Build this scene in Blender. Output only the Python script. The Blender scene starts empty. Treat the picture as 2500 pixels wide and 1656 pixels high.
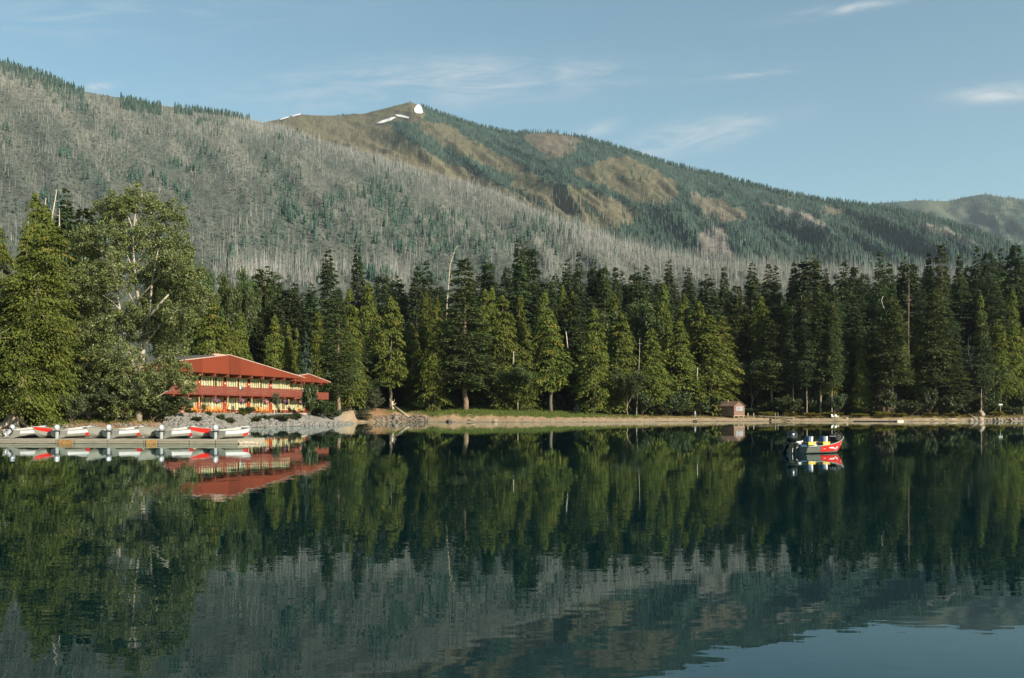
WAVE_X, WAVE_Y, SWELL_X, SWELL_Y = 0.007, 0.019, 0.004, 0.007
WATER_COL = (0.0003, 0.011, 0.0135, 1); WATER_TINT = (.88, .99, 1, 1); WATER_IOR = 1.29
NSNAG, NBRUSH = 42000, 32000
HAZE, HAZE_COL = 4e-5, (0.75, 0.86, 1.0, 1)
import bpy, bmesh, math, random
import numpy as np
from mathutils import Vector, Matrix
random.seed(7)
R = np.random.default_rng(11)
SC = bpy.context.scene
COL = SC.collection
F, CX, HY, CH = 2430.0, 1250.0, 1008.0, 2.1      # focal length in photo pixels, centre column, horizon row, eye height (m)

def at(px, D, z=0.0):
    return Vector(((px - CX) / F * D, D, z))
def zrow(y, D):
    return CH + (HY - y) * D / F

# ------------------------------------------------------------------ noise
_tab = R.random((256, 256))
def vnoise(x, y):
    x = np.asarray(x, float); y = np.asarray(y, float)
    xi = np.floor(x).astype(int); yi = np.floor(y).astype(int)
    fx = x - xi; fy = y - yi
    fx = fx * fx * (3 - 2 * fx); fy = fy * fy * (3 - 2 * fy)
    a = _tab[xi & 255, yi & 255]; b = _tab[(xi + 1) & 255, yi & 255]
    c = _tab[xi & 255, (yi + 1) & 255]; d = _tab[(xi + 1) & 255, (yi + 1) & 255]
    return (a * (1 - fx) + b * fx) * (1 - fy) + (c * (1 - fx) + d * fx) * fy
def fbm(x, y, o=4):
    s = 0; a = 0.5; t = 0
    for k in range(o):
        s = s + a * vnoise(x * 2 ** k + 17.3 * k, y * 2 ** k + 9.1 * k); t += a; a *= 0.5
    return s / t

# ------------------------------------------------------------------ materials
def lin(r, g, b):
    f = lambda c: (c / 255 / 12.92) if c <= 10.31 else ((c / 255 + 0.055) / 1.055) ** 2.4
    return (f(r), f(g), f(b), 1)
class NT:
    def __init__(s, tree):
        s.t = tree; s.n = tree.nodes; s.l = tree.links
    def node(s, typ, props=None, **ins):
        nd = s.n.new(typ)
        for k, v in (props or {}).items(): setattr(nd, k, v)
        for k, v in ins.items():
            key = int(k[1:]) if k[0] == 'i' and k[1:].isdigit() else k.replace('_', ' ')
            s.set(nd.inputs[key], v)
        return nd
    def set(s, sock, v):
        if hasattr(v, 'is_output') or isinstance(v, bpy.types.NodeSocket): s.l.new(v, sock)
        elif isinstance(v, bpy.types.Node): s.l.new(v.outputs[0], sock)
        else: sock.default_value = v
    def m(s, op, a, b=0.0, c=None, clamp=False):
        nd = s.n.new('ShaderNodeMath'); nd.operation = op; nd.use_clamp = clamp
        s.set(nd.inputs[0], a); s.set(nd.inputs[1], b)
        if c is not None: s.set(nd.inputs[2], c)
        return nd.outputs[0]
    def mix(s, fac, a, b):
        nd = s.n.new('ShaderNodeMix'); nd.data_type = 'RGBA'
        s.set(nd.inputs['Factor'], fac); s.set(nd.inputs[6], a); s.set(nd.inputs[7], b)
        return nd.outputs[2]
    def ramp(s, fac, stops):
        nd = s.n.new('ShaderNodeValToRGB'); s.set(nd.inputs[0], fac)
        e = nd.color_ramp.elements
        while len(e) < len(stops): e.new(0.5)
        for k, (p, c) in enumerate(stops):
            e[k].position = p; e[k].color = c if len(c) == 4 else (*c, 1)
        return nd.outputs[0]
def newmat(name):
    m = bpy.data.materials.new(name); m.use_nodes = True
    nt = NT(m.node_tree); nt.n.clear()
    out = nt.n.new('ShaderNodeOutputMaterial')
    return m, nt, out
def plain(name, col, rough=0.6, metal=0.0, var=0.25, scale=3.0, stretch=(1, 1, 1), bump=0.0, spec=0.4):
    """a principled surface whose colour wanders a little, as worn paint, wood or metal does"""
    m, nt, out = newmat(name)
    tc = nt.node('ShaderNodeTexCoord')
    mp = nt.node('ShaderNodeMapping', Vector=tc.outputs['Object'], Scale=stretch)
    no = nt.node('ShaderNodeTexNoise', Vector=mp, Scale=scale, Detail=5.0, Roughness=0.6)
    c = (*col[:3], 1)
    lo = tuple(max(0, v * (1 - var)) for v in col[:3]) + (1,); hi = tuple(min(1, v * (1 + var)) for v in col[:3]) + (1,)
    colr = nt.ramp(no.outputs[0], [(0.3, lo), (0.7, hi)])
    p = nt.node('ShaderNodeBsdfPrincipled', Base_Color=colr, Roughness=rough, Metallic=metal)
    p.inputs['Specular IOR Level'].default_value = spec
    if bump:
        b = nt.node('ShaderNodeBump', Strength=bump, Distance=0.05, Height=no.outputs[0]); nt.l.new(b.outputs[0], p.inputs['Normal'])
    nt.l.new(p.outputs[0], out.inputs[0])
    return m
def foliage(name, dark, light, trans=0.3, hue=0.06, gloss=0.0, old=None):
    """leaf material: colour by the random tint of each leaf spray, shifted a little from tree to tree"""
    m, nt, out = newmat(name)
    a = nt.node('ShaderNodeAttribute', {'attribute_name': 'tint'})
    oi = nt.node('ShaderNodeObjectInfo')
    f = nt.m('ADD', a.outputs['Fac'], nt.m('MULTIPLY', nt.m('SUBTRACT', oi.outputs['Random'], 0.5), 0.35), clamp=True)
    st = [(0.0, dark), (1.0, light)]
    if old: st = [(0.0, dark), (0.9, light), (1.0, old)]
    c = nt.ramp(f, st)
    hs = nt.node('ShaderNodeHueSaturation', Color=c, Hue=nt.m('ADD', 0.5, nt.m('MULTIPLY', nt.m('SUBTRACT', oi.outputs['Random'], 0.5), hue)))
    d = nt.node('ShaderNodeBsdfDiffuse', Color=hs.outputs[0])
    t = nt.node('ShaderNodeBsdfTranslucent', Color=hs.outputs[0])
    mx = nt.node('ShaderNodeMixShader', Fac=trans, i1=d.outputs[0], i2=t.outputs[0])
    last = mx
    if gloss:
        g = nt.node('ShaderNodeBsdfGlossy', Roughness=0.45, Color=(0.8, 0.8, 0.8, 1))
        last = nt.node('ShaderNodeMixShader', Fac=gloss, i1=mx.outputs[0], i2=g.outputs[0])
    nt.l.new(last.outputs[0], out.inputs[0])
    return m

# ------------------------------------------------------------------ meshes
def mesh_np(name, V, Fc, mat, parent=None, tint=None, colors=None, smooth=False, link=True):
    V = np.asarray(V, np.float32).reshape(-1, 3); Fc = np.asarray(Fc, np.int32)
    k = Fc.shape[1]; n = Fc.shape[0]
    me = bpy.data.meshes.new(name)
    me.vertices.add(len(V)); me.vertices.foreach_set('co', V.ravel())
    me.loops.add(n * k); me.loops.foreach_set('vertex_index', Fc.ravel())
    me.polygons.add(n); me.polygons.foreach_set('loop_start', np.arange(0, n * k, k, dtype=np.int32))
    if smooth: me.polygons.foreach_set('use_smooth', np.ones(n, bool))
    me.update(calc_edges=True)
    if tint is not None:
        at_ = me.attributes.new('tint', 'FLOAT', 'FACE'); at_.data.foreach_set('value', np.asarray(tint, np.float32))
    if colors is not None:
        at_ = me.attributes.new('cover', 'FLOAT_COLOR', 'POINT'); at_.data.foreach_set('color', np.asarray(colors, np.float32).ravel())
    if mat: me.materials.append(mat)
    o = bpy.data.objects.new(name, me)
    if link: COL.objects.link(o)
    if parent: o.parent = parent
    return o
def tag(o, label=None, cat=None, group=None, kind=None):
    if label: o['label'] = label
    if cat: o['category'] = cat
    if group: o['group'] = group
    if kind: o['kind'] = kind
    return o
def empty(name, loc=(0, 0, 0), rz=0.0):
    o = bpy.data.objects.new(name, None); COL.objects.link(o)
    o.empty_display_size = 0.3; o.location = loc; o.rotation_euler = (0, 0, rz)
    return o
def children_of(o):
    return [c for c in KIDS.get(o.name, [])] or [c for c in o.children]
KIDS = {}
def copy_tree(o, parent=None):
    c = o.copy(); COL.objects.link(c)
    c.parent = parent
    for ch in list(o.children): copy_tree(ch, c)
    return c

class MB:
    """collects boxes, bars, tubes and lofts, then links them as ONE mesh object"""
    def __init__(s): s.v = []; s.f = []
    def add(s, vs, fs):
        o = len(s.v); s.v += [tuple(v) for v in vs]; s.f += [tuple(i + o for i in f) for f in fs]
        return s
    def box(s, x0, x1, y0, y1, z0, z1, M=None):
        vs = [Vector((x, y, z)) for z in (z0, z1) for y in (y0, y1) for x in (x0, x1)]
        if M is not None: vs = [M @ v for v in vs]
        return s.add(vs, [(0, 2, 3, 1), (4, 5, 7, 6), (0, 1, 5, 4), (1, 3, 7, 5), (3, 2, 6, 7), (2, 0, 4, 6)])
    def bar(s, a, b, w, h, up=(0, 0, 1)):
        a = Vector(a); b = Vector(b); d = (b - a); L = d.length; d.normalize()
        u = Vector(up)
        if abs(d.dot(u)) > 0.95: u = Vector((1, 0, 0))
        sx = d.cross(u).normalized(); uz = sx.cross(d).normalized()
        vs = []
        for p in (a, b):
            for i, j in ((-1, -1), (1, -1), (1, 1), (-1, 1)): vs.append(p + sx * i * w / 2 + uz * j * h / 2)
        return s.add(vs, [(3, 2, 1, 0), (4, 5, 6, 7), (0, 1, 5, 4), (1, 2, 6, 5), (2, 3, 7, 6), (3, 0, 4, 7)])
    def tube(s, pts, rad, n=6, cap=True):
        pts = [Vector(p) for p in pts]
        if not hasattr(rad, '__len__'): rad = [rad] * len(pts)
        o = len(s.v); prev = None
        for i, p in enumerate(pts):
            d = (pts[min(i + 1, len(pts) - 1)] - pts[max(i - 1, 0)]).normalized()
            if prev is None:
                a = d.cross(Vector((0, 0, 1)))
                if a.length < 1e-3: a = d.cross(Vector((1, 0, 0)))
                a.normalize()
            else:
                a = (prev - d * prev.dot(d)).normalized()
            prev = a; b = d.cross(a)
            for k in range(n):
                t = 2 * math.pi * k / n
                s.v.append(tuple(p + (a * math.cos(t) + b * math.sin(t)) * rad[i]))
        for i in range(len(pts) - 1):
            for k in range(n):
                k2 = (k + 1) % n
                s.f.append((o + i * n + k, o + i * n + k2, o + (i + 1) * n + k2, o + (i + 1) * n + k))
        if cap:
            s.f.append(tuple(o + k for k in range(n))[::-1]); e = o + (len(pts) - 1) * n
            s.f.append(tuple(e + k for k in range(n)))
        return s
    def grid(s, rows):
        n = len(rows[0]); o = len(s.v)
        for r in rows: s.v += [tuple(p) for p in r]
        for i in range(len(rows) - 1):
            for k in range(n - 1):
                s.f.append((o + i * n + k, o + i * n + k + 1, o + (i + 1) * n + k + 1, o + (i + 1) * n + k))
        return s
    def prism(s, poly, y0, y1):
        """polygon in xz pushed from y0 to y1"""
        n = len(poly)
        vs = [(x, y0, z) for x, z in poly] + [(x, y1, z) for x, z in poly]
        return s.add(vs, [tuple(range(n)), tuple(range(2 * n - 1, n - 1, -1))] + [(i, i + n, (i + 1) % n + n, (i + 1) % n) for i in range(n)])
    def build(s, name, mat, parent=None, smooth=False, bevel=0.0):
        me = bpy.data.meshes.new(name); me.from_pydata(s.v, [], s.f)
        bm = bmesh.new(); bm.from_mesh(me); bmesh.ops.recalc_face_normals(bm, faces=bm.faces)
        if bevel: bmesh.ops.bevel(bm, geom=list(bm.edges), offset=bevel, segments=1, affect='EDGES', clamp_overlap=True)
        bm.to_mesh(me); bm.free()
        if smooth: me.polygons.foreach_set('use_smooth', [True] * len(me.polygons))
        if mat: me.materials.append(mat)
        o = bpy.data.objects.new(name, me); COL.objects.link(o)
        if parent: o.parent = parent
        return o

def rand_unit(n):
    v = R.normal(size=(n, 3)); return v / np.linalg.norm(v, axis=1, keepdims=True)
def unit(v):
    return v / np.maximum(np.linalg.norm(v, axis=1, keepdims=True), 1e-9)
def diamonds(P, A, N, L, W):
    """leaf sprays: pointed quads from P along A, lying across N"""
    A = unit(A); S = unit(np.cross(A, N)); L = np.asarray(L).reshape(-1, 1); W = np.asarray(W).reshape(-1, 1)
    V = np.stack([P, P + A * L * 0.45 + S * W * 0.5, P + A * L, P + A * L * 0.45 - S * W * 0.5], 1).reshape(-1, 3)
    n = len(P); Fc = np.arange(4 * n).reshape(n, 4)
    return V, Fc

# ------------------------------------------------------------------ camera, light, sky
cam = bpy.data.cameras.new('camera'); camo = bpy.data.objects.new('camera', cam); COL.objects.link(camo)
cam.sensor_width = 36; cam.lens = 36 * F / 2500; cam.shift_y = (HY - 828) / 2500
cam.clip_start = 0.2; cam.clip_end = 30000
camo.location = (0, 0, CH); camo.rotation_euler = (math.pi / 2, 0, 0); SC.camera = camo

SUN_AZ = math.radians(52)      # to the right of straight behind the camera
SUN_EL = math.radians(27)
sd = Vector((math.sin(SUN_AZ) * math.cos(SUN_EL), -math.cos(SUN_AZ) * math.cos(SUN_EL), math.sin(SUN_EL)))
sl = bpy.data.lights.new('sun', 'SUN'); sl.energy = SUN_E = 4.9; sl.angle = math.radians(0.55); sl.color = (1.0, 0.89, 0.72)
so = bpy.data.objects.new('sun', sl); COL.objects.link(so); so.location = (50, -60, 80)
so.rotation_euler = sd.to_track_quat('Z', 'Y').to_euler()

W = bpy.data.worlds.new('World'); SC.world = W; W.use_nodes = True
nt = NT(W.node_tree); nt.n.clear()
wo = nt.n.new('ShaderNodeOutputWorld'); bg = nt.n.new('ShaderNodeBackground'); nt.l.new(bg.outputs[0], wo.inputs[0])
sky = nt.node('ShaderNodeTexSky', {'sky_type': 'NISHITA', 'sun_disc': False, 'sun_elevation': SUN_EL,
      'sun_rotation': math.atan2(sd.x, sd.y), 'altitude': 900.0, 'air_density': 1.0, 'dust_density': 1.2, 'ozone_density': 1.6})
tc = nt.node('ShaderNodeTexCoord')
sx = nt.node('ShaderNodeSeparateXYZ', Vector=tc.outputs['Generated'])
yy = nt.m('MAXIMUM', sx.outputs[1], 0.05)
u = nt.m('DIVIDE', sx.outputs[0], yy); v = nt.m('DIVIDE', sx.outputs[2], yy)     # bearing and climb of the ray
def wisp(cx, cy, rx, ry, tilt, amt, nx, ny, seed, lo=0.42, hi=0.75):
    cu, cv = (cx - CX) / F, (HY - cy) / F
    du = nt.m('SUBTRACT', u, cu); dv = nt.m('SUBTRACT', v, cv)
    c, s_ = math.cos(tilt), math.sin(tilt)
    a = nt.m('ADD', nt.m('MULTIPLY', du, c), nt.m('MULTIPLY', dv, s_)); b = nt.m('SUBTRACT', nt.m('MULTIPLY', dv, c), nt.m('MULTIPLY', du, s_))
    ea = nt.m('POWER', nt.m('DIVIDE', a, rx / F), 2.0); ea.node.inputs[0]
    eb = nt.m('MULTIPLY', nt.m('DIVIDE', b, ry / F), nt.m('DIVIDE', b, ry / F)); ea = nt.m('MULTIPLY', nt.m('DIVIDE', a, rx / F), nt.m('DIVIDE', a, rx / F))
    mask = nt.m('EXPONENT', nt.m('MULTIPLY', nt.m('ADD', ea, eb), -1.0))
    cv_ = nt.node('ShaderNodeCombineXYZ', X=nt.m('MULTIPLY', a, nx), Y=nt.m('MULTIPLY', b, ny), Z=seed)
    no = nt.node('ShaderNodeTexNoise', Vector=cv_, Scale=1.0, Detail=6.0, Roughness=0.62, Distortion=0.8)
    st = nt.node('ShaderNodeMapRange', {'interpolation_type': 'SMOOTHSTEP'}, Value=no.outputs[0], i1=lo, i2=hi)
    return nt.m('MULTIPLY', nt.m('MULTIPLY', mask, st.outputs[0]), amt * 1.25)
ws = [wisp(1060, 205, 420, 55, 0.05, 0.50, 12, 60, 1.0, 0.3, 0.75), wisp(1290, 175, 330, 26, -0.02, 0.30, 12, 70, 2.0), wisp(1690, 335, 190, 34, 0.22, 0.62, 16, 60, 3.0, 0.3, 0.75),
      wisp(2060, 22, 150, 11, 0.16, 0.5, 14, 60, 4.0, 0.3, 0.7), wisp(1860, 178, 100, 8, 0.13, 0.45, 14, 60, 5.0, 0.3, 0.7), wisp(2450, 228, 110, 20, 0.05, 0.8, 14, 60, 6.0, 0.28, 0.7),
      wisp(300, 30, 500, 60, 0.05, 0.25, 8, 40, 7.0), wisp(240, 212, 30, 8, 0.1, 0.5, 30, 60, 8.0, 0.2, 0.6), wisp(1450, 320, 60, 16, 0.3, 0.35, 30, 60, 9.0, 0.2, 0.7)]
tot = ws[0]
for w_ in ws[1:]: tot = nt.m('ADD', tot, w_)
SKY_TINT, SKY_STR, CLOUD = (.83, .965, .80, 1), 0.105, (4.3, 4.4, 4.4, 1)
tn = nt.node('ShaderNodeMix', {'data_type': 'RGBA', 'blend_type': 'MULTIPLY'}); tn.inputs[0].default_value = 1.0
nt.l.new(sky.outputs[0], tn.inputs[6]); tn.inputs[7].default_value = SKY_TINT
cl = nt.mix(nt.m('MINIMUM', tot, 0.9), tn.outputs[2], CLOUD)
nt.l.new(cl, bg.inputs[0]); bg.inputs[1].default_value = SKY_STR
SC.view_settings.view_transform = 'Standard'; SC.view_settings.look = 'None'; SC.view_settings.exposure = 0.80; SC.view_settings.gamma = 1.0
SC.render.engine = 'CYCLES'
SC.cycles.max_bounces = 5; SC.cycles.diffuse_bounces = 2; SC.cycles.glossy_bounces = 2; SC.cycles.transparent_max_bounces = 12
SC.cycles.sample_clamp_indirect = 2.0; SC.cycles.volume_bounces = 0; SC.cycles.use_denoising = True; SC.cycles.caustics_reflective = False; SC.cycles.caustics_refractive = False
# ------------------------------------------------------------------ the shore: one ground sheet from the lake bed to the hills
SHORE = np.array([(-1200, 112), (-200, 112), (0, 112), (330, 116), (480, 124), (550, 132), (620, 142), (700, 150), (780, 162), (830, 176), (860, 190), (869, 215), (930, 229),
                  (1000, 233), (1060, 227), (1250, 222), (1400, 222), (1600, 232), (1720, 240), (1900, 245), (2000, 242), (2190, 238), (2350, 244), (2500, 250), (2700, 252), (3700, 262)], float)
def shoreD(px): return np.interp(px, SHORE[:, 0], SHORE[:, 1])
SG = np.array([-14, -4, 0, 2, 3.5, 5, 6.5, 8, 9.5, 12, 16, 22, 28, 45, 70, 120, 200, 320, 520], float)
ZT = [(-1200, [-2, -.8, 0, .12, .3, .5, .7, .85, 1.0, 1.3, 1.6, 1.8, 1.95, 2.1, 2.3, 3, 4, 7, 10]),
      (60, [-2, -.8, 0, .12, .3, .5, .7, .85, 1.0, 1.3, 1.6, 1.8, 1.95, 2.1, 2.3, 3, 4, 7, 10]),
      (300, [-2, -.8, 0, .12, .35, .6, .9, 1.2, 1.5, 1.8, 1.95, 2.0, 2.03, 2.05, 2.1, 3, 4, 7, 10]),
      (420, [-2, -.8, 0, .10, .3, .6, 1.0, 1.4, 1.7, 1.95, 2.03, 2.03, 2.03, 2.05, 2.1, 3, 4, 7, 10]),
      (690, [-2, -.8, 0, .15, .35, .65, 1.0, 1.3, 1.6, 1.9, 2.03, 2.03, 2.03, 2.05, 2.1, 3, 4, 7, 10]),
      (745, [-2, -.8, 0, .15, .30, .5, .75, .95, 1.2, 1.5, 1.9, 2.03, 2.03, 2.05, 2.1, 3, 4, 7, 10]),
      (835, [-2, -.8, 0, .15, .25, .35, .5, .7, .9, 1.3, 1.8, 2.1, 2.2, 2.4, 2.6, 3, 4, 7, 10]),
      (862, [-2, -.8, 0, .15, .25, .35, .45, .6, .8, 1.2, 1.8, 2.4, 2.7, 3.0, 3.2, 4, 5, 8, 12]),
      (905, [-2, -.8, 0, .2, .35, .5, .8, 1.2, 1.7, 2.4, 3.0, 3.2, 3.3, 3.5, 3.7, 4, 5, 8, 12]),
      (965, [-2, -.8, 0, .3, .7, 1.2, 1.7, 2.2, 2.6, 3.0, 3.3, 3.5, 3.6, 3.7, 3.9, 4, 5, 8, 12]),
      (1050, [-2, -.6, 0, .2, .4, .5, .75, 1.3, 1.9, 2.3, 2.6, 3.0, 3.3, 3.5, 3.6, 4, 5, 8, 12]),
      (1160, [-2, -.6, 0, .2, .4, .5, .75, 1.3, 1.8, 2.2, 2.7, 3.3, 3.8, 3.9, 3.9, 4, 5, 8, 12]),
      (1350, [-2, -.6, 0, .2, .4, .55, .75, 1.0, 1.2, 1.5, 2.0, 2.5, 2.7, 2.8, 2.9, 3.2, 5, 8, 12]),
      (1480, [-2, -.6, 0, .2, .4, .6, .75, .9, 1.1, 1.35, 1.6, 1.8, 1.9, 2.0, 2.2, 3, 5, 8, 12]),
      (1900, [-2, -.6, 0, .2, .4, .6, .75, .85, .95, 1.15, 1.3, 1.5, 1.6, 1.9, 2.2, 3, 5, 8, 12]),
      (3700, [-2, -.6, 0, .2, .35, .5, .65, .8, .95, 1.2, 1.5, 1.8, 2.0, 2.2, 2.4, 3, 5, 8, 12])]
ZPX = np.array([z[0] for z in ZT], float); ZZ = np.array([z[1] for z in ZT], float)
def ground_z(px, D):
    px = np.asarray(px, float); D = np.asarray(D, float)
    s = D - shoreD(px) + (fbm(px / 23.0, D * 0 + 3.3, 3) - 0.5) * 2.4
    i = np.clip(np.searchsorted(ZPX, px) - 1, 0, len(ZPX) - 2); w = np.clip((px - ZPX[i]) / (ZPX[i + 1] - ZPX[i]), 0, 1)
    j = np.clip(np.searchsorted(SG, s) - 1, 0, len(SG) - 2); q = np.clip((s - SG[j]) / (SG[j + 1] - SG[j]), 0, 1)
    z0 = ZZ[i, j] * (1 - q) + ZZ[i, j + 1] * q; z1 = ZZ[i + 1, j] * (1 - q) + ZZ[i + 1, j + 1] * q
    z = z0 * (1 - w) + z1 * w
    return z + (fbm(px / 9.0, D / 2.5, 3) - 0.5) * 0.30 * np.clip(s / 4, 0, 1) * np.where((px < 760) & (s > 13), 0.1, 1)
def gz(px, D): return float(ground_z(np.array([px]), np.array([D]))[0])

pxs = np.concatenate([np.arange(-1200, -100, 40), np.arange(-100, 2600, 4), np.arange(2600, 3701, 40)]).astype(float)
sss = np.concatenate([np.arange(-14, 0, 2), np.arange(0, 40, 0.5), np.arange(40, 80, 4), np.arange(80, 480, 25)]).astype(float)
PX, SS = np.meshgrid(pxs, sss, indexing='ij'); DD = shoreD(PX) + SS; Z = ground_z(PX, DD)
V = np.stack([(PX - CX) / F * DD, DD, Z], -1)
n1, n2 = PX.shape; idx = np.arange(n1 * n2).reshape(n1, n2)
Fc = np.stack([idx[:-1, :-1], idx[1:, :-1], idx[1:, 1:], idx[:-1, 1:]], -1).reshape(-1, 4)
sand = np.array([.33, .25, .17]); gravel = np.array([.22, .21, .195]); grass = np.array([.085, .115, .03]); dirt = np.array([.22, .135, .075]); duff = np.array([.05, .042, .022]); dry = np.array([.2, .16, .07])
s_n = SS + (fbm(PX / 12, DD / 2, 4) - 0.5) * 5
def blend(a, b, t): t = np.clip(t, 0, 1)[..., None]; return a * (1 - t) + b * t
C = np.ones(PX.shape + (3,)) * sand
lod = (PX > 440) & (PX < 840); lw = np.clip((PX - 420) / 40, 0, 1) * np.clip((845 - PX) / 25, 0, 1)
C = blend(C, gravel, lw)
leftw = np.clip((430 - PX) / 60, 0, 1); C = blend(C, dirt * 1.1, leftw)
C = blend(C, dirt, np.clip((PX - 868) / 10, 0, 1) * np.clip((1010 - PX) / 60, 0, 1) * np.clip((s_n - 2.5) / 2, 0, 1))
cg = np.clip((PX - 930) / 40, 0, 1) * np.clip((1500 - PX) / 60, 0, 1)
C = blend(C, dirt * 1.15 + sand * .25, cg * np.clip((s_n - 5.5) / 1, 0, 1) * (0.4 + 0.6 * fbm(PX / 6, DD, 3)))
C = blend(C, grass, cg * np.clip((s_n - 8.0) / 1.5, 0, 1)); 
rg = np.clip((PX - 1480) / 60, 0, 1); C = blend(C, dry, rg * np.clip((s_n - 6) / 3, 0, 1)); C = blend(C, duff, rg * np.clip((s_n - 11) / 4, 0, 1))
C = blend(C, duff, np.clip((SS - 30) / 6, 0, 1)); C = blend(C, dry, leftw * np.clip((s_n - 7) / 4, 0, 1) * .7)
C = C * (0.8 + 0.4 * fbm(PX / 5, DD / 1.3, 4))[..., None]
C = blend(C, C * 0.5, (SS < 0.7) * 1.0)          # wet edge
m, nt, out = newmat('ground_cover')
a = nt.node('ShaderNodeAttribute', {'attribute_name': 'cover'}); tcg = nt.node('ShaderNodeTexCoord')
no = nt.node('ShaderNodeTexNoise', Vector=tcg.outputs['Object'], Scale=2.2, Detail=8.0, Roughness=0.7)
cc = nt.node('ShaderNodeMix', {'data_type': 'RGBA', 'blend_type': 'MULTIPLY'}); cc.inputs[0].default_value = 0.8
nt.l.new(a.outputs['Color'], cc.inputs[6]); nt.l.new(nt.ramp(no.outputs[0], [(0.3, (.55, .55, .55)), (0.7, (1.3, 1.28, 1.2))]), cc.inputs[7])
b = nt.node('ShaderNodeBump', Strength=0.7, Distance=0.12, Height=no.outputs[0])
p = nt.node('ShaderNodeBsdfPrincipled', Base_Color=cc.outputs[2], Roughness=0.95, Normal=b.outputs[0]); p.inputs['Specular IOR Level'].default_value = 0.1
nt.l.new(p.outputs[0], out.inputs[0])
g = mesh_np('ground', V, Fc, m, colors=np.concatenate([C, np.ones(PX.shape + (1,))], -1).reshape(-1, 4), smooth=True)
tag(g, kind='structure')

# ------------------------------------------------------------------ the lake
m, nt, out = newmat('lake_water')
geo = nt.node('ShaderNodeNewGeometry')
sp = nt.node('ShaderNodeSeparateXYZ', Vector=geo.outputs['Position'])
def ripple(sxx, syy, seed, det):
    cv = nt.node('ShaderNodeCombineXYZ', X=nt.m('MULTIPLY', sp.outputs[0], sxx), Y=nt.m('MULTIPLY', sp.outputs[1], syy), Z=seed)
    return nt.node('ShaderNodeTexNoise', Vector=cv, Scale=1.0, Detail=det, Roughness=0.55, Distortion=0.3)
r1 = ripple(2.2, 6.5, 0.0, 2.0); r2 = ripple(0.35, 0.8, 5.0, 2.0)
calm = ripple(0.035, 0.09, 9.0, 2.0)
cm = nt.node('ShaderNodeMapRange', Value=calm.outputs[0], i1=0.35, i2=0.65, i3=0.55, i4=1.25)
near = nt.node('ShaderNodeMapRange', {'interpolation_type': 'SMOOTHSTEP'}, Value=sp.outputs[1], i1=18.0, i2=75.0, i3=1.0, i4=0.38)   # the cove and the docks lie in the lee
amp = nt.m('MULTIPLY', cm.outputs[0], near.outputs[0])
nv = []
for ch in (0, 1):
    q1 = nt.node('ShaderNodeSeparateColor', Color=r1.outputs[1]); q2 = nt.node('ShaderNodeSeparateColor', Color=r2.outputs[1])
    a1 = nt.m('MULTIPLY', nt.m('SUBTRACT', q1.outputs[ch], 0.5), WAVE_X if ch == 0 else WAVE_Y)
    a2 = nt.m('MULTIPLY', nt.m('SUBTRACT', q2.outputs[ch], 0.5), SWELL_X if ch == 0 else SWELL_Y)
    nv.append(nt.m('MULTIPLY', nt.m('ADD', a1, a2), amp))
nrm = nt.node('ShaderNodeVectorMath', {'operation': 'NORMALIZE'}); nt.l.new(nt.node('ShaderNodeCombineXYZ', X=nv[0], Y=nv[1], Z=1.0).outputs[0], nrm.inputs[0])
d_ = nt.node('ShaderNodeBsdfDiffuse', Color=WATER_COL); g_ = nt.node('ShaderNodeBsdfGlossy', Color=WATER_TINT, Roughness=0.0, Normal=nrm.outputs[0]); fr = nt.node('ShaderNodeFresnel', IOR=WATER_IOR, Normal=nrm.outputs[0])
mx = nt.node('ShaderNodeMixShader', Fac=fr.outputs[0], i1=d_.outputs[0], i2=g_.outputs[0]); nt.l.new(mx.outputs[0], out.inputs[0])
o = MB().grid([[(-700, -40, 0), (700, -40, 0)], [(-700, 300, 0), (700, 300, 0)]]).build('lake_water', m); tag(o, kind='structure')

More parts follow.
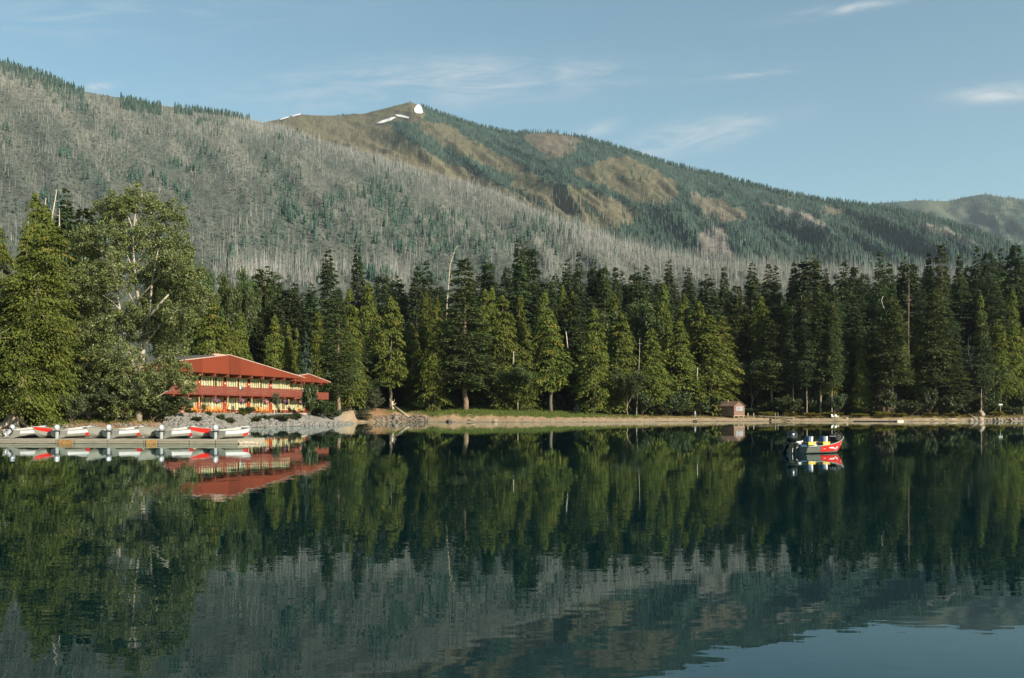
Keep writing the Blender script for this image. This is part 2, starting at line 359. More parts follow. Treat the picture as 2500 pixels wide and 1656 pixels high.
# ------------------------------------------------------------------ mountains
class Hill:
    def __init__(s, name, crest, D0, z0, p, gul, gamp, gs, drop=0.4, px0=-1100, px1=3600, step=6, rows=150):
        c = np.array(crest, float); s.c = c; s.D0, s.z0, s.p, s.gul, s.gamp, s.gs, s.drop = D0, z0, p, gul, gamp, gs, drop
        pxs = np.arange(px0, px1 + 1, step).astype(float); ss = np.linspace(0, 1.35, rows)
        PX, S = np.meshgrid(pxs, ss, indexing='ij'); X, D, Z = s.pos(PX, S)
        s.V = np.stack([X, D, Z], -1); n1, n2 = PX.shape; idx = np.arange(n1 * n2).reshape(n1, n2)
        s.F = np.stack([idx[:-1, :-1], idx[1:, :-1], idx[1:, 1:], idx[:-1, 1:]], -1).reshape(-1, 4); s.PX, s.S = PX, S; s.name = name
        s.rowY = HY - (Z - CH) / D * F
    def pos(s, px, S):
        yc = np.interp(px, s.c[:, 0], s.c[:, 1]); Dc = np.interp(px, s.c[:, 0], s.c[:, 2])
        D0 = np.minimum(s.D0, Dc - 60); D = D0 + (Dc - D0) * S; zc = CH + (HY - yc) * Dc / F
        z = s.z0 + (zc - s.z0) * np.minimum(S, 1) ** s.p
        z = np.where(S > 1, zc - (D - Dc) * s.drop, z)
        q = px - s.gul * (1 - S)
        t = np.clip(S, 0, 1); env = np.clip(4 * t * (1 - t), 0, 1) + 0.12 * (S > 0.5)
        g = (1 - np.abs(2 * fbm(q / s.gs, S * 1.6, 4) - 1) * 1.6)
        z = z + s.gamp * (g - 0.55) * env * np.clip((zc - s.z0) / 300, 0.1, 1) + (fbm(px / 26, S * 9, 3) - 0.5) * s.gamp * 0.18 * (0.25 + env)
        return (px - CX) / F * D, D, z
    def hit(s, px, y, smax=1.0):
        """where the sight line through a photo point first meets the slope"""
        px = np.asarray(px, float); y = np.asarray(y, float); k = np.linspace(0, smax, 90)
        _, D, Z = s.pos(px[:, None] + 0 * k, 0 * px[:, None] + k); Y = HY - (Z - CH) / D * F
        ok = Y <= y[:, None]; i = np.argmax(ok, 1); good = ok.any(1) & (i > 0); i = np.maximum(i, 1); r = np.arange(len(px))
        w = np.clip((Y[r, i - 1] - y) / np.maximum(Y[r, i - 1] - Y[r, i], 1e-6), 0, 1); S = k[i - 1] + (k[i] - k[i - 1]) * w
        X, D, Z = s.pos(px, S); return np.stack([X, D, Z], -1), good, S
def inpoly(px, y, poly):
    px = np.asarray(px); y = np.asarray(y); r = np.zeros(px.shape, bool); n = len(poly)
    for i in range(n):
        x1, y1 = poly[i]; x2, y2 = poly[(i + 1) % n]
        c = ((y1 > y) != (y2 > y)) & (px < (x2 - x1) * (y - y1) / ((y2 - y1) if y2 != y1 else 1e-9) + x1); r ^= c
    return r
M1 = Hill('mountain', [(-1100, 60, 2100), (-300, 70, 2050), (0, 150, 2000), (100, 180, 2000), (200, 222, 2000), (350, 250, 2050), (450, 266, 2100), (560, 280, 2150), (640, 299, 2200), (700, 312, 2200), (792, 345, 2100),
       (908, 378, 2000), (1056, 424, 1900), (1193, 460, 1750), (1320, 520, 1550), (1478, 575, 1350), (1600, 612, 1250), (1750, 640, 1150), (2000, 655, 1100), (2300, 665, 1100), (3600, 680, 1100)],
       500, 6, 1.15, 420, 22, 210, drop=0.35)
M2 = Hill('mountain', [(-1100, 300, 3600), (560, 330, 3900), (640, 300, 4000), (676, 291, 4000), (730, 277, 4000), (760, 281, 3950), (845, 281, 3900), (900, 277, 3850), (950, 264, 3800), (1003, 249, 3800), (1030, 258, 3750),
       (1100, 285, 3700), (1162, 306, 3650), (1250, 325, 3600), (1330, 321, 3550), (1395, 329, 3500), (1480, 352, 3400), (1600, 390, 3300), (1690, 413, 3200), (1800, 441, 3100), (1900, 469, 3000), (2000, 488, 2900),
       (2112, 503, 2800), (2250, 526, 2650), (2350, 556, 2500), (2450, 596, 2350), (2600, 640, 2200), (3600, 700, 2000)], 1250, 100, 1.1, 560, 60, 150, drop=0.5, step=3, rows=280)
M3 = Hill('mountain', [(-1100, 700, 5000), (1700, 640, 5200), (1900, 560, 5600), (2050, 522, 5800), (2133, 499, 6000), (2200, 494, 6000), (2250, 492, 6000), (2330, 490, 6000), (2376, 482, 6000), (2408, 476, 6000), (2450, 482, 6000), (2500, 490, 6000), (2600, 505, 6000),
       (2800, 470, 6000), (3600, 420, 6000)], 3600, 300, 1.0, 200, 160, 150, px0=1500, drop=0.5)
MEADOW = [[(1024, 295), (1080, 300), (1119, 322), (1173, 352), (1227, 384), (1275, 403), (1291, 420), (1254, 437), (1190, 403), (1122, 379), (1075, 355), (1038, 328)],
          [(1393, 420), (1480, 388), (1535, 382), (1585, 407), (1648, 443), (1657, 470), (1640, 497), (1600, 502), (1540, 490), (1500, 470), (1440, 445)],
          [(1393, 453), (1440, 462), (1500, 490), (1567, 524), (1550, 553), (1500, 549), (1440, 530), (1330, 470)], [(1285, 418), (1400, 468), (1470, 512), (1520, 560), (1440, 562), (1330, 505), (1240, 452)]]
BROWN = [[(1275, 318), (1325, 314), (1393, 325), (1416, 342), (1396, 376), (1342, 389), (1308, 355), (1281, 335)], [(1686, 469), (1753, 486), (1834, 528), (1787, 545), (1728, 541), (1690, 490)],
         [(1872, 456), (1906, 469), (1969, 473), (1960, 486), (1910, 478)], [(2010, 505), (2060, 512), (2050, 525), (2000, 522)]]
PALE = [[(1859, 492), (1922, 507), (1994, 532), (2024, 566), (1977, 553), (1918, 528), (1872, 507)], [(2218, 549), (2260, 545), (2324, 562), (2396, 596), (2387, 606), (2303, 579)],
        [(1720, 560), (1760, 555), (1790, 600), (1800, 640), (1690, 640), (1700, 600)]]
STRIP = [[(950, 301), (970, 293), (1018, 301), (1024, 315), (1065, 352), (1075, 369), (1122, 389), (1173, 410), (1207, 433), (1254, 457), (1241, 460), (1183, 440), (1133, 410), (1082, 396), (1038, 369), (997, 342), (967, 325)],
         [(1240, 345), (1330, 400), (1420, 440), (1500, 470), (1500, 478), (1420, 455), (1320, 430), (1230, 380), (1180, 340)]]
BALD = [(500, 200), (1003, 230), (1032, 262), (1035, 292), (1022, 300), (1040, 330), (1110, 400), (1250, 470), (1400, 540), (1300, 560), (900, 420), (500, 400)]
def anyp(px, y, L): r = np.zeros(np.shape(px), bool); [r.__ior__(inpoly(px, y, p)) for p in L]; return r
def wob(px, y, k=9): return px + (fbm(px / 11, y / 11, 4) - 0.5) * k * 3.4, y + (fbm(px / 11 + 40, y / 11, 4) - 0.5) * k * 2.0
def cover2(px, y):
    """ground cover of the peak: 0 forest, 1 meadow, 2 brown scree, 3 pale burn, 4 bald grass"""
    a, b = wob(px, y); c = np.zeros(np.shape(px), int)
    c[inpoly(a, b, BALD)] = 4; c[anyp(a, b, STRIP)] = 0; c[anyp(a, b, MEADOW)] = 1; c[anyp(a, b, BROWN)] = 2; c[anyp(a, b, PALE)] = 3
    return c
PALC = np.array([[.05, .08, .066], [.128, .120, .080], [.135, .122, .095], [.18, .167, .145], [.14, .128, .08]])
c2 = PALC[cover2(M2.PX, M2.rowY)]; nz = fbm(M2.PX / 8, M2.S * 40, 4)[..., None]; c2 = c2 * (0.6 + 0.8 * nz)
q1 = fbm((M1.PX - 420 * (1 - M1.S)) / 60, M1.S * 6, 4); w1 = np.clip((q1 - 0.35) * 3.2, 0, 1)[..., None] * np.interp(M1.S, [.3, .75], [.35, 1])[..., None]
c1 = np.array([.095, .112, .100]) * (1 - w1) + np.array([.155, .160, .138]) * w1; c1 = c1 * (0.6 + 0.8 * fbm(M1.PX / 5, M1.S * 60, 4))[..., None]
w3 = np.clip((fbm(M3.PX / 45, M3.S * 7, 4) - 0.42) * 6, 0, 1)[..., None]; c3 = np.array([.045, .075, .06]) * w3 + np.array([.10, .115, .08]) * (1 - w3)
m, nt, out = newmat('mountain_ground')
a = nt.node('ShaderNodeAttribute', {'attribute_name': 'cover'}); tcg = nt.node('ShaderNodeTexCoord')
no = nt.node('ShaderNodeTexNoise', Vector=tcg.outputs['Object'], Scale=0.09, Detail=8.0, Roughness=0.75)
cc = nt.node('ShaderNodeMix', {'data_type': 'RGBA', 'blend_type': 'MULTIPLY'}); cc.inputs[0].default_value = 0.9
nt.l.new(a.outputs['Color'], cc.inputs[6]); nt.l.new(nt.ramp(no.outputs[0], [(0.32, (.5, .52, .52)), (0.68, (1.35, 1.32, 1.25))]), cc.inputs[7])
b = nt.node('ShaderNodeBump', Strength=0.8, Distance=5.0, Height=no.outputs[0])
p = nt.node('ShaderNodeBsdfDiffuse', Color=cc.outputs[2], Normal=b.outputs[0]); nt.l.new(p.outputs[0], out.inputs[0])
for H_, c in ((M1, c1), (M2, c2), (M3, c3)):
    o = mesh_np('mountain', H_.V, H_.F, m, colors=np.concatenate([c, np.ones(c.shape[:2] + (1,))], -1).reshape(-1, 4), smooth=True); tag(o, kind='structure')

# snow patches lie on the peak as thin banks
snow_m = plain('old_snow', (.74, .72, .70), 0.8, var=0.06, scale=.05)
for k, (poly, lab) in enumerate([([(1011, 268), (1018, 258), (1024, 256), (1030, 264), (1033, 277), (1028, 280), (1013, 278)], 'rounded bright snow patch just under the bare mountain summit'),
                          ([(918, 303), (930, 297), (957, 288), (968, 288), (955, 297), (930, 304)], 'thin slanting snow streak low on the bald summit shoulder'),
                          ([(964, 282), (980, 282), (1000, 288), (998, 292), (972, 287)], 'short snow streak just above the longer slanting one under the summit'),
                          ([(683, 293), (696, 288), (706, 286), (706, 289), (686, 295)], 'left half of the narrow snow line on the rounded knoll'), ([(712, 285), (722, 281), (735, 279), (735, 282), (716, 287)], 'right half of the narrow snow line on the rounded knoll')]):
    P = np.array(poly, float); gx, gy = np.meshgrid(np.arange(P[:, 0].min(), P[:, 0].max(), .5), np.arange(P[:, 1].min(), P[:, 1].max(), .4), indexing='ij')
    pos, ok, _ = M2.hit(gx.ravel(), gy.ravel()); ins = inpoly(gx, gy, poly) & ok.reshape(gx.shape)
    up = pos + np.array([0, -2.0, 2.5]); n1, n2 = gx.shape; idx = np.arange(n1 * n2).reshape(n1, n2); i4 = ins[:-1, :-1] & ins[1:, 1:]
    f = np.stack([idx[:-1, :-1], idx[1:, :-1], idx[1:, 1:], idx[:-1, 1:]], -1)[i4]
    uq, inv = np.unique(f, return_inverse=True); up = up[uq]; f = inv.reshape(f.shape)
    if len(f): tag(mesh_np('snow_patch', up, f, snow_m, smooth=True), lab, 'snow patch', 'snow patches on the mountain')

# burned snags, brush and living conifers of the far slopes: woods that read as one mass
def spikes(P, h, r, lean):
    n = len(P); top = P + np.stack([lean[:, 0] * h, lean[:, 1] * h, h], -1); vs = [];
    for k in range(3):
        t = 2 * math.pi * k / 3 + 0.4; vs.append(P + np.stack([np.cos(t) * r, np.sin(t) * r, -1.0 + 0 * r], -1))
    for k in range(3):
        t = 2 * math.pi * k / 3 + 0.4; vs.append(top + np.stack([np.cos(t) * r * .35, np.sin(t) * r * .35, 0 * r], -1))
    V = np.stack(vs, 1).reshape(-1, 3); b = (np.arange(n) * 6)[:, None]
    return V, np.concatenate([b + np.array([0, 1, 4, 3]), b + np.array([1, 2, 5, 4]), b + np.array([2, 0, 3, 5])], 0)
def cones(P, h, r, sides=6):
    n = len(P); Vs = []; Fs = []; off = 0
    for (z0, z1, rr) in ((0.05, .55, 1.0), (.35, .8, .72), (.6, 1.0, .48)):
        ang = R.random((n, 1)) * 6.28 + np.arange(sides) * 2 * math.pi / sides
        rad = r[:, None] * rr * (0.65 + 0.6 * R.random((n, sides)))
        ring = np.stack([P[:, None, 0] + np.cos(ang) * rad, P[:, None, 1] + np.sin(ang) * rad, P[:, None, 2] + (z0 + (R.random((n, sides)) - .5) * .1) * h[:, None]], -1)
        ap = P + np.stack([0 * h, 0 * h, z1 * h], -1); V = np.concatenate([ring, ap[:, None]], 1)
        b = (np.arange(n) * (sides + 1))[:, None, None] + off; k = np.arange(sides)
        tri = np.stack([k, (k + 1) % sides, 0 * k + sides], -1)[None]; Fs.append((b + tri).reshape(-1, 3)); Vs.append(V.reshape(-1, 3)); off += n * (sides + 1)
    return np.concatenate(Vs), np.concatenate(Fs)
snag_m = foliage('bleached_snag_wood', (.16, .162, .150), (.45, .44, .41), trans=0.0, hue=0.0)
brush_m = foliage('burn_brush', (.055, .076, .066), (.150, .158, .130), trans=0.0, hue=0.0)
farfir_m = foliage('far_conifer', (.024, .046, .038), (.058, .100, .076), trans=0.0, hue=0.0)
def uni(n, x0, x1, y0, y1): return R.uniform(x0, x1, n), R.uniform(y0, y1, n)
crest1 = lambda px: np.interp(px, M1.c[:, 0], M1.c[:, 1])
Ps = []; hs = []
x, y = uni(NSNAG, -60, 2560, 120, 690); d1 = fbm((x + y * 1.3) / 95, y / 60 - x / 200, 4); dens = np.clip((d1 - 0.36) * 4.0, .05, 1); dens = dens * np.interp(y - crest1(x), [0, 70, 200, 330], [1, 1, .5, .22]); keep = (y > crest1(x) - 2) & (R.random(len(x)) < dens)
p, ok, _ = M1.hit(x[keep], y[keep]); Ps.append(p[ok])
x = R.uniform(560, 1500, 5200); y = crest1(x) + np.abs(R.normal(0, 20, len(x))) ; p, ok, _ = M1.hit(x, y); Ps.append(p[ok])                  # the pale spur crest
x = R.uniform(0, 640, 1500); y = crest1(x) + np.abs(R.normal(0, 28, len(x))) ; p, ok, _ = M1.hit(x, y); Ps.append(p[ok])
x = R.uniform(1150, 2560, 6500); y = crest1(x) + np.abs(R.normal(0, 30, len(x))); k = (x > 1350) | (y > 590); p, ok, _ = M1.hit(x[k], y[k]); Ps.append(p[ok])         # the pale burned bench behind the lake wood
x = R.uniform(520, 1000, 2200); y = R.normal(668 + (x - 520) * 0.02, 16) ; k = (fbm(x / 60, y / 40) > .45); p, ok, _ = M1.hit(x[k], y[k]); Ps.append(p[ok])
P = np.concatenate(Ps); h = (4 + 13 * R.random(len(P)) ** 1.8) * np.where(P[:, 1] < 1250, 1.25, 1); r = R.uniform(.10, .23, len(P)) * (P[:, 1] / 1500) ** .5
ln = R.normal(0, .04, (len(P), 2)); fl = R.random(len(P)) < .10; ln[fl] = R.normal(0, 1.6, (fl.sum(), 2)); h[fl] *= .35
V, f = spikes(P, h, r, ln); t = np.repeat(R.random(len(P))[None], 3, 0).ravel()
tag(mesh_np('burned_forest', V, f, snag_m, tint=t), 'pale standing dead trunks of a burned wood all over the near slope', 'burned forest', kind='stuff')
Ps = []
x, y = uni(16000, 560, 2560, 250, 700); c = cover2(x, y); k = ((c == 3) & (R.random(len(x)) < .9)) | ((c == 4) & (y > crest1(x) - 60 + 0 * x) & (R.random(len(x)) < .35)) | ((c == 1) & (y > 470) & (R.random(len(x)) < .25)) | ((c == 2) & (y > 450) & (R.random(len(x)) < .4)) | ((c == 0) & (y > 560) & (R.random(len(x)) < .15))
p, ok, _ = M2.hit(x[k], y[k]); P = p[ok]; h = R.uniform(9, 19, len(P)); V, f = spikes(P, h, R.uniform(.28, .5, len(P)), R.normal(0, .02, (len(P), 2))); t = np.repeat(R.random(len(P))[None], 3, 0).ravel()
tag(mesh_np('burned_forest', V, f, snag_m, tint=t), 'pale dead trunks in scattered patches on the far peak slope', 'burned forest', kind='stuff')
# brush on the near burn
x, y = uni(NBRUSH, -60, 2560, 130, 690); k = y > crest1(x); p, ok, _ = M1.hit(x[k], y[k]); P = p[ok]; n = len(P)
tn_ = np.clip(fbm(x[k][ok] / 40, y[k][ok] / 25, 3) * 1.3 - .25 - np.interp(y[k][ok] - crest1(x[k][ok]), [60, 300], [0, .3]) + R.normal(0, .16, n), 0, 1)
V, f = cones(P - np.array([0, 0, .6]), R.uniform(1.2, 4.5, n), R.uniform(.9, 2.4, n), 5); t = np.tile(np.repeat(tn_, 5), 3)
tag(mesh_np('hillside_brush', V, f, brush_m, tint=t), 'grey green brush growing back under the burned trunks', 'brush', kind='stuff')
x, y = uni(15000, 600, 2560, 240, 640); c = cover2(x, y); k = (c > 0) & (R.random(len(x)) < fbm(x / 18, y / 9, 3) * 1.2); p, ok, _ = M2.hit(x[k], y[k]); P = p[ok]; n = len(P); V, f = cones(P - np.array([0, 0, .5]), R.uniform(1, 3.4, n), R.uniform(.8, 2.6, n), 5)
tag(mesh_np('hillside_brush', V, f, foliage('meadow_brush', (.055, .065, .04), (.20, .175, .115), trans=0.0, hue=0.0), tint=np.tile(np.repeat(R.random(n), 5), 3)), 'low brown and olive scrub dotting the bare slopes of the peak', 'brush', kind='stuff')
# living conifers
Ps = []; Hs = []
x, y = uni(34000, 900, 2560, 240, 700); c = cover2(x, y); nz = fbm(x / 22, y / 12, 3); k = ((c == 0) & (R.random(len(x)) < np.clip((nz - .25) * 3, .15, 1))) | ((c > 0) & (x > 1040) & (R.random(len(x)) < np.clip((nz - .5) * .8, 0.012, .3))); p, ok, _ = M2.hit(x[k], y[k]); Ps.append(p[ok]); Hs.append(R.uniform(9, 19, ok.sum()))
x = R.uniform(1030, 2560, 2600); y = np.interp(x, M2.c[:, 0], M2.c[:, 1]) + np.abs(R.normal(0, 3, len(x))) ; k = R.random(len(x)) < np.where((x > 1290) & (x < 1400), .35, 1); p, ok, _ = M2.hit(x[k], y[k]); Ps.append(p[ok]); Hs.append(R.uniform(8, 18, ok.sum()))
x, y = uni(300, 640, 1030, 235, 310); k = (y < np.interp(x, M2.c[:, 0], M2.c[:, 1]) + 6) & ((x > 905) | ((x > 815) & (x < 870))); p, ok, _ = M2.hit(x[k], np.maximum(y[k], np.interp(x[k], M2.c[:, 0], M2.c[:, 1]) + 1)); Ps.append(p[ok]); Hs.append(R.uniform(5, 11, ok.sum()))
q1s = R.random(0)
def on1(x, y):
    p, ok, _ = M1.hit(x, y); Ps.append(p[ok]); Hs.append(R.uniform(7, 17, ok.sum()))
x = R.uniform(-40, 205, 520); on1(x, crest1(x) + np.abs(R.normal(0, 16, 520)) + 1)
x = R.uniform(295, 395, 300); on1(x, crest1(x) + R.uniform(0, 26, 300)); x = R.uniform(425, 470, 80); on1(x, crest1(x) + R.uniform(0, 16, 80)); x = R.uniform(470, 610, 160); on1(x, crest1(x) + R.uniform(0, 6, 160))
x, y = uni(9000, -40, 1500, 250, 690); q = fbm((x - 1.4 * y) / 60, y / 40 + x / 300, 4); k = (q > .665) & (y > crest1(x) + 20); on1(x[k], y[k])
for (cx, cy, rx, ry, n) in ((930, 470, 22, 28, 60), (970, 530, 28, 30, 60), (1060, 560, 24, 30, 50), (150, 480, 120, 50, 20), (720, 560, 120, 40, 30), (1180, 590, 140, 30, 120), (1330, 570, 60, 25, 60), (700, 470, 20, 18, 40), (500, 380, 40, 20, 24), (640, 400, 30, 20, 30), (300, 430, 40, 25, 24), (800, 540, 40, 25, 50), (735, 305, 12, 5, 16)):
    on1(R.normal(cx, rx, n), np.maximum(R.normal(cy, ry, n), crest1(np.full(n, cx)) + 1))
P = np.concatenate(Ps); h = np.concatenate(Hs); n = len(P); V, f = cones(P - np.array([0, 0, 1.0]), h, h * R.uniform(.13, .22, n), 5); t = np.tile(np.repeat(R.random(n), 5), 3)
tag(mesh_np('mountain_forest', V, f, farfir_m, tint=t), 'dark conifer forest covering the far mountain slopes', 'forest', kind='stuff')
x, y = uni(7000, 1950, 2560, 470, 640); k = fbm(x / 45, y / 22, 4) > .42; p, ok, _ = M3.hit(x[k], y[k]); P = p[ok]; n = len(P); h = R.uniform(10, 18, n); V, f = cones(P, h, h * .2, 5)
tag(mesh_np('mountain_forest', V, f, farfir_m, tint=np.tile(np.repeat(R.random(n), 5), 3)), 'bluish conifer patches on the farthest hill', 'forest', kind='stuff')

# ------------------------------------------------------------------ the air
if HAZE > 0:
    m, nt, out = newmat('lake_air'); pv = nt.node('ShaderNodeVolumePrincipled', Color=HAZE_COL, Density=HAZE, Anisotropy=0.2)
    nt.l.new(pv.outputs[0], out.inputs['Volume'])
    o = MB().box(-4200, 6600, -120, 8600, -3.5, 1900).build('haze', m); tag(o, 'thin pale blue air over lake and mountains', 'haze', kind='stuff')
# ------------------------------------------------------------------ trees
bark_grey = plain('grey_bark', (.12, .10, .08), 0.95, scale=6, stretch=(1, 1, .15), var=.45, bump=.5, spec=.1)
bark_red = plain('red_brown_bark', (.20, .145, .105), 0.95, scale=6, stretch=(1, 1, .12), var=.4, bump=.5, spec=.1)
bark_pale = plain('pale_bark', (.34, .30, .24), 0.9, scale=5, stretch=(1, 1, .5), var=.3, spec=.1)
bark_stem = plain('tan_stem_bark', (.26, .20, .15), 0.95, scale=6, stretch=(1, 1, .15), var=.4, spec=.1)
bark_white = plain('bleached_bark', (.46, .42, .36), 0.9, scale=5, stretch=(1, 1, .5), var=.3, spec=.1)
bark_dead = plain('weathered_wood', (.42, .35, .27), 0.95, scale=6, stretch=(1, 1, .15), var=.35, bump=.3, spec=.1)
L_CEDAR = foliage('cedar_sprays', (.040, .062, .014), (.170, .195, .044), trans=.24, hue=.05, old=(.24, .16, .045))
L_SPRUCE = foliage('spruce_needles', (.026, .048, .026), (.112, .148, .060), trans=.25, hue=.05)
L_FIR = foliage('fir_needles', (.034, .056, .022), (.135, .160, .058), trans=.25, hue=.05)
L_BLUE = foliage('blue_spruce_needles', (.026, .048, .034), (.085, .120, .078), trans=.2, hue=.03)
L_ASPEN = foliage('aspen_leaves', (.035, .060, .020), (.130, .165, .058), trans=.35, hue=.05, gloss=.015)
L_COTTON = foliage('cottonwood_leaves', (.036, .058, .020), (.205, .235, .080), trans=.35, hue=.0, gloss=.025)
L_WILLOW = foliage('willow_leaves', (.042, .062, .028), (.145, .170, .080), trans=.35, hue=.06, gloss=.02)
L_SHRUB = foliage('shrub_leaves', (.022, .040, .014), (.090, .115, .035), trans=.3, hue=.07, gloss=.03)
L_YELLOW = foliage('yellowing_leaves', (.09, .09, .02), (.26, .22, .04), trans=.35, hue=.05)
L_RUST = foliage('rusty_needles', (.06, .045, .028), (.15, .11, .065), trans=.1, hue=.03)

def conifer(h, rmax, base, nb, ns, style, leafmat, barkmat, trunk_r, name, lean=0.0, sparse=0.0, sz=.66):
    """whorled tree: limbs grow from a tapering trunk and carry hanging or flat sprays; returns trunk and crown meshes"""
    cx = lambda z: lean * (z / h) ** 2 * h
    t = MB(); zs = np.linspace(-0.8, h * .985, 14)
    wv = R.normal(0, trunk_r * .25, (14, 2)); wv[0] = 0
    t.tube([(cx(max(z, 0)) + wv[i, 0], wv[i, 1], z) for i, z in enumerate(zs)], [max(.03, trunk_r * (1.35 if z < 0 else 1) * (1 - .93 * max(z, 0) / h) ** .9) for z in zs], 8)
    f = np.sort(1 - R.random(nb) ** (1 / 1.25)) if style != 'cedar' else np.sort(R.random(nb))
    if style == 'cedar': prof = np.minimum(1, (1 - f) ** .58 * 1.12) * (0.70 + .30 * np.minimum(1, f * 4))
    elif style == 'spruce': prof = (1 - f) ** .85 * (0.6 + .4 * np.minimum(1, f * 5))
    elif style == 'fir': prof = (1 - f) ** .6 * (0.55 + .45 * np.minimum(1, f * 3))
    else: prof = (1 - f * .75) * np.minimum(1, (1 - f) * 5) * (0.45 + .55 * np.minimum(1, f * 2))
    wob_ = 0.72 + .56 * np.sin(f * 31 + R.random() * 6) ** 2 * .4 + .3 * R.random(nb) ** 1.0
    az = np.arange(nb) * 2.39996 + R.normal(0, .4, nb); o1 = R.random() * 50
    r = rmax * prof * wob_ * (0.48 + 1.0 * vnoise(np.cos(az) * 1.6 + o1, f * 9 + np.sin(az) * 1.6)) + .22
    z0 = h * (base + (1 - base) * f)
    if sparse: keep = R.random(nb) > sparse * 2.2 * (vnoise(np.cos(az) * 2.0 + o1 + 9, f * 11 + np.sin(az) * 2.0) > .55); r, az, z0, f = r[keep], az[keep], z0[keep], f[keep]; nb = len(r)
    d = np.stack([np.cos(az), np.sin(az)], -1); side = np.stack([-np.sin(az), np.cos(az)], -1)
    drop = {'cedar': .55, 'spruce': .35, 'fir': .28, 'pine': .05}[style]; rise = {'cedar': .12, 'spruce': .12, 'fir': .10, 'pine': .25}[style]
    P, A, N, Ls, Ws, T = [], [], [], [], [], []
    for b in range(nb):
        n = max(5, int(ns * 2.0 * (0.35 + .65 * min(1.2, r[b] / rmax)))); u = (np.arange(n) + R.random(n)) / n; u = .12 + .88 * u ** .75
        lw = (1 - u * .72) * r[b] * .34; lat = R.normal(0, 1, n) * lw
        dz = rise * r[b] * u - drop * r[b] * u * u + R.normal(0, .12, n) * (0.3 + .2 * r[b])
        xy = d[b] * (u * r[b])[:, None] + side[b] * lat[:, None]
        P.append(np.column_stack([xy[:, 0] + cx(z0[b]), xy[:, 1], z0[b] + dz - np.abs(lat) * .15]))
        out_ = d[b] * .8 + side[b] * (np.sign(lat) * .5)[:, None] + R.normal(0, .25, (n, 2))
        vz = {'cedar': -1.0, 'spruce': -.38, 'fir': -.18, 'pine': .45}[style] + R.normal(0, .28, n)
        A.append(np.column_stack([out_, vz]))
        if style == 'cedar': nn = np.column_stack([out_ * .8, np.full(n, .55)]) + R.normal(0, .45, (n, 3))
        else: nn = np.array([0, 0, 1.0]) + np.column_stack([out_ * .35, np.zeros(n)]) + R.normal(0, .38, (n, 3))
        N.append(nn); sc = {'cedar': 1.0, 'spruce': .85, 'fir': .95, 'pine': .8}[style]
        Ls.append(sz * sc * R.uniform(.55, 1.25, n) * (0.55 + .45 * min(1, r[b] / 2))); Ws.append(sz * sc * R.uniform(.22, .5, n)); T.append(np.clip(.5 + R.normal(0, .17) + R.normal(0, .16, n), 0, 1))
        if r[b] > 1.2 and b % 3 == 0: t.tube([(cx(z0[b]), 0, z0[b]), (d[b][0] * r[b] * .5 + cx(z0[b]), d[b][1] * r[b] * .5, z0[b] + (rise * .5 - drop * .25) * r[b]), (d[b][0] * r[b] * .9 + cx(z0[b]), d[b][1] * r[b] * .9, z0[b] + (rise * .9 - drop * .81) * r[b])], [.07, .045, .02], 3, False)
    V, Fc = diamonds(np.concatenate(P), np.concatenate(A), np.concatenate(N), np.concatenate(Ls), np.concatenate(Ws))
    return t, (V, Fc, np.concatenate(T))

def limbs(rng, start, dirn, length, rad, depth, segs, tips, spread=.55, up=.25, gap=.0):
    """forking limbs: fills segs with (points, radii) and tips with (point, size)"""
    p = Vector(start); d = Vector(dirn).normalized(); pts = [p.copy()]; rr = [rad]; n = 4
    for i in range(n):
        d = (d + Vector((rng.normal(0, .13), rng.normal(0, .13), up * .25 + rng.normal(0, .08)))).normalized(); p = p + d * (length / n); pts.append(p.copy()); rr.append(rad * (1 - .5 * (i + 1) / n))
        if depth > 0 and i >= 1:
            a = rng.uniform(0, 6.28); q = Vector((math.cos(a), math.sin(a), rng.uniform(-.1, .5)))
            limbs(rng, p, (d * (1 - spread) + q * spread), length * rng.uniform(.45, .7), rr[-1] * .6, depth - 1, segs, tips, spread, up)
        if depth <= 1: tips.append((p.copy(), length * .28))
    if depth > 0: limbs(rng, p, d, length * .6, rr[-1] * .9, depth - 1, segs, tips, spread, up)
    segs.append((pts, rr))
def leaves(rng, tips, per, size, droop=.25, spread=1.0):
    C_ = np.array([tuple(t[0]) for t in tips]); S = np.array([t[1] for t in tips]) * spread; n = len(C_)
    k = np.repeat(np.arange(n), per); tot = len(k); o = rng.normal(0, 1, (tot, 3)); o /= np.linalg.norm(o, axis=1, keepdims=True); o *= (rng.random((tot, 1)) ** .45) * S[k][:, None] * np.array([1, 1, .72])
    P = C_[k] + o; A = rng.normal(0, 1, (tot, 3)) + np.array([0, 0, -droop]); N = rng.normal(0, 1, (tot, 3)) + o / S[k][:, None] * .9 + np.array([0, 0, .5])
    V, Fc = diamonds(P, A, N, size * rng.uniform(.6, 1.3, tot), size * rng.uniform(.4, .8, tot)); ct = np.clip(.5 + rng.normal(0, .13, n), 0, 1)
    return V, Fc, np.clip(ct[k] + rng.normal(0, .2, tot), 0, 1)
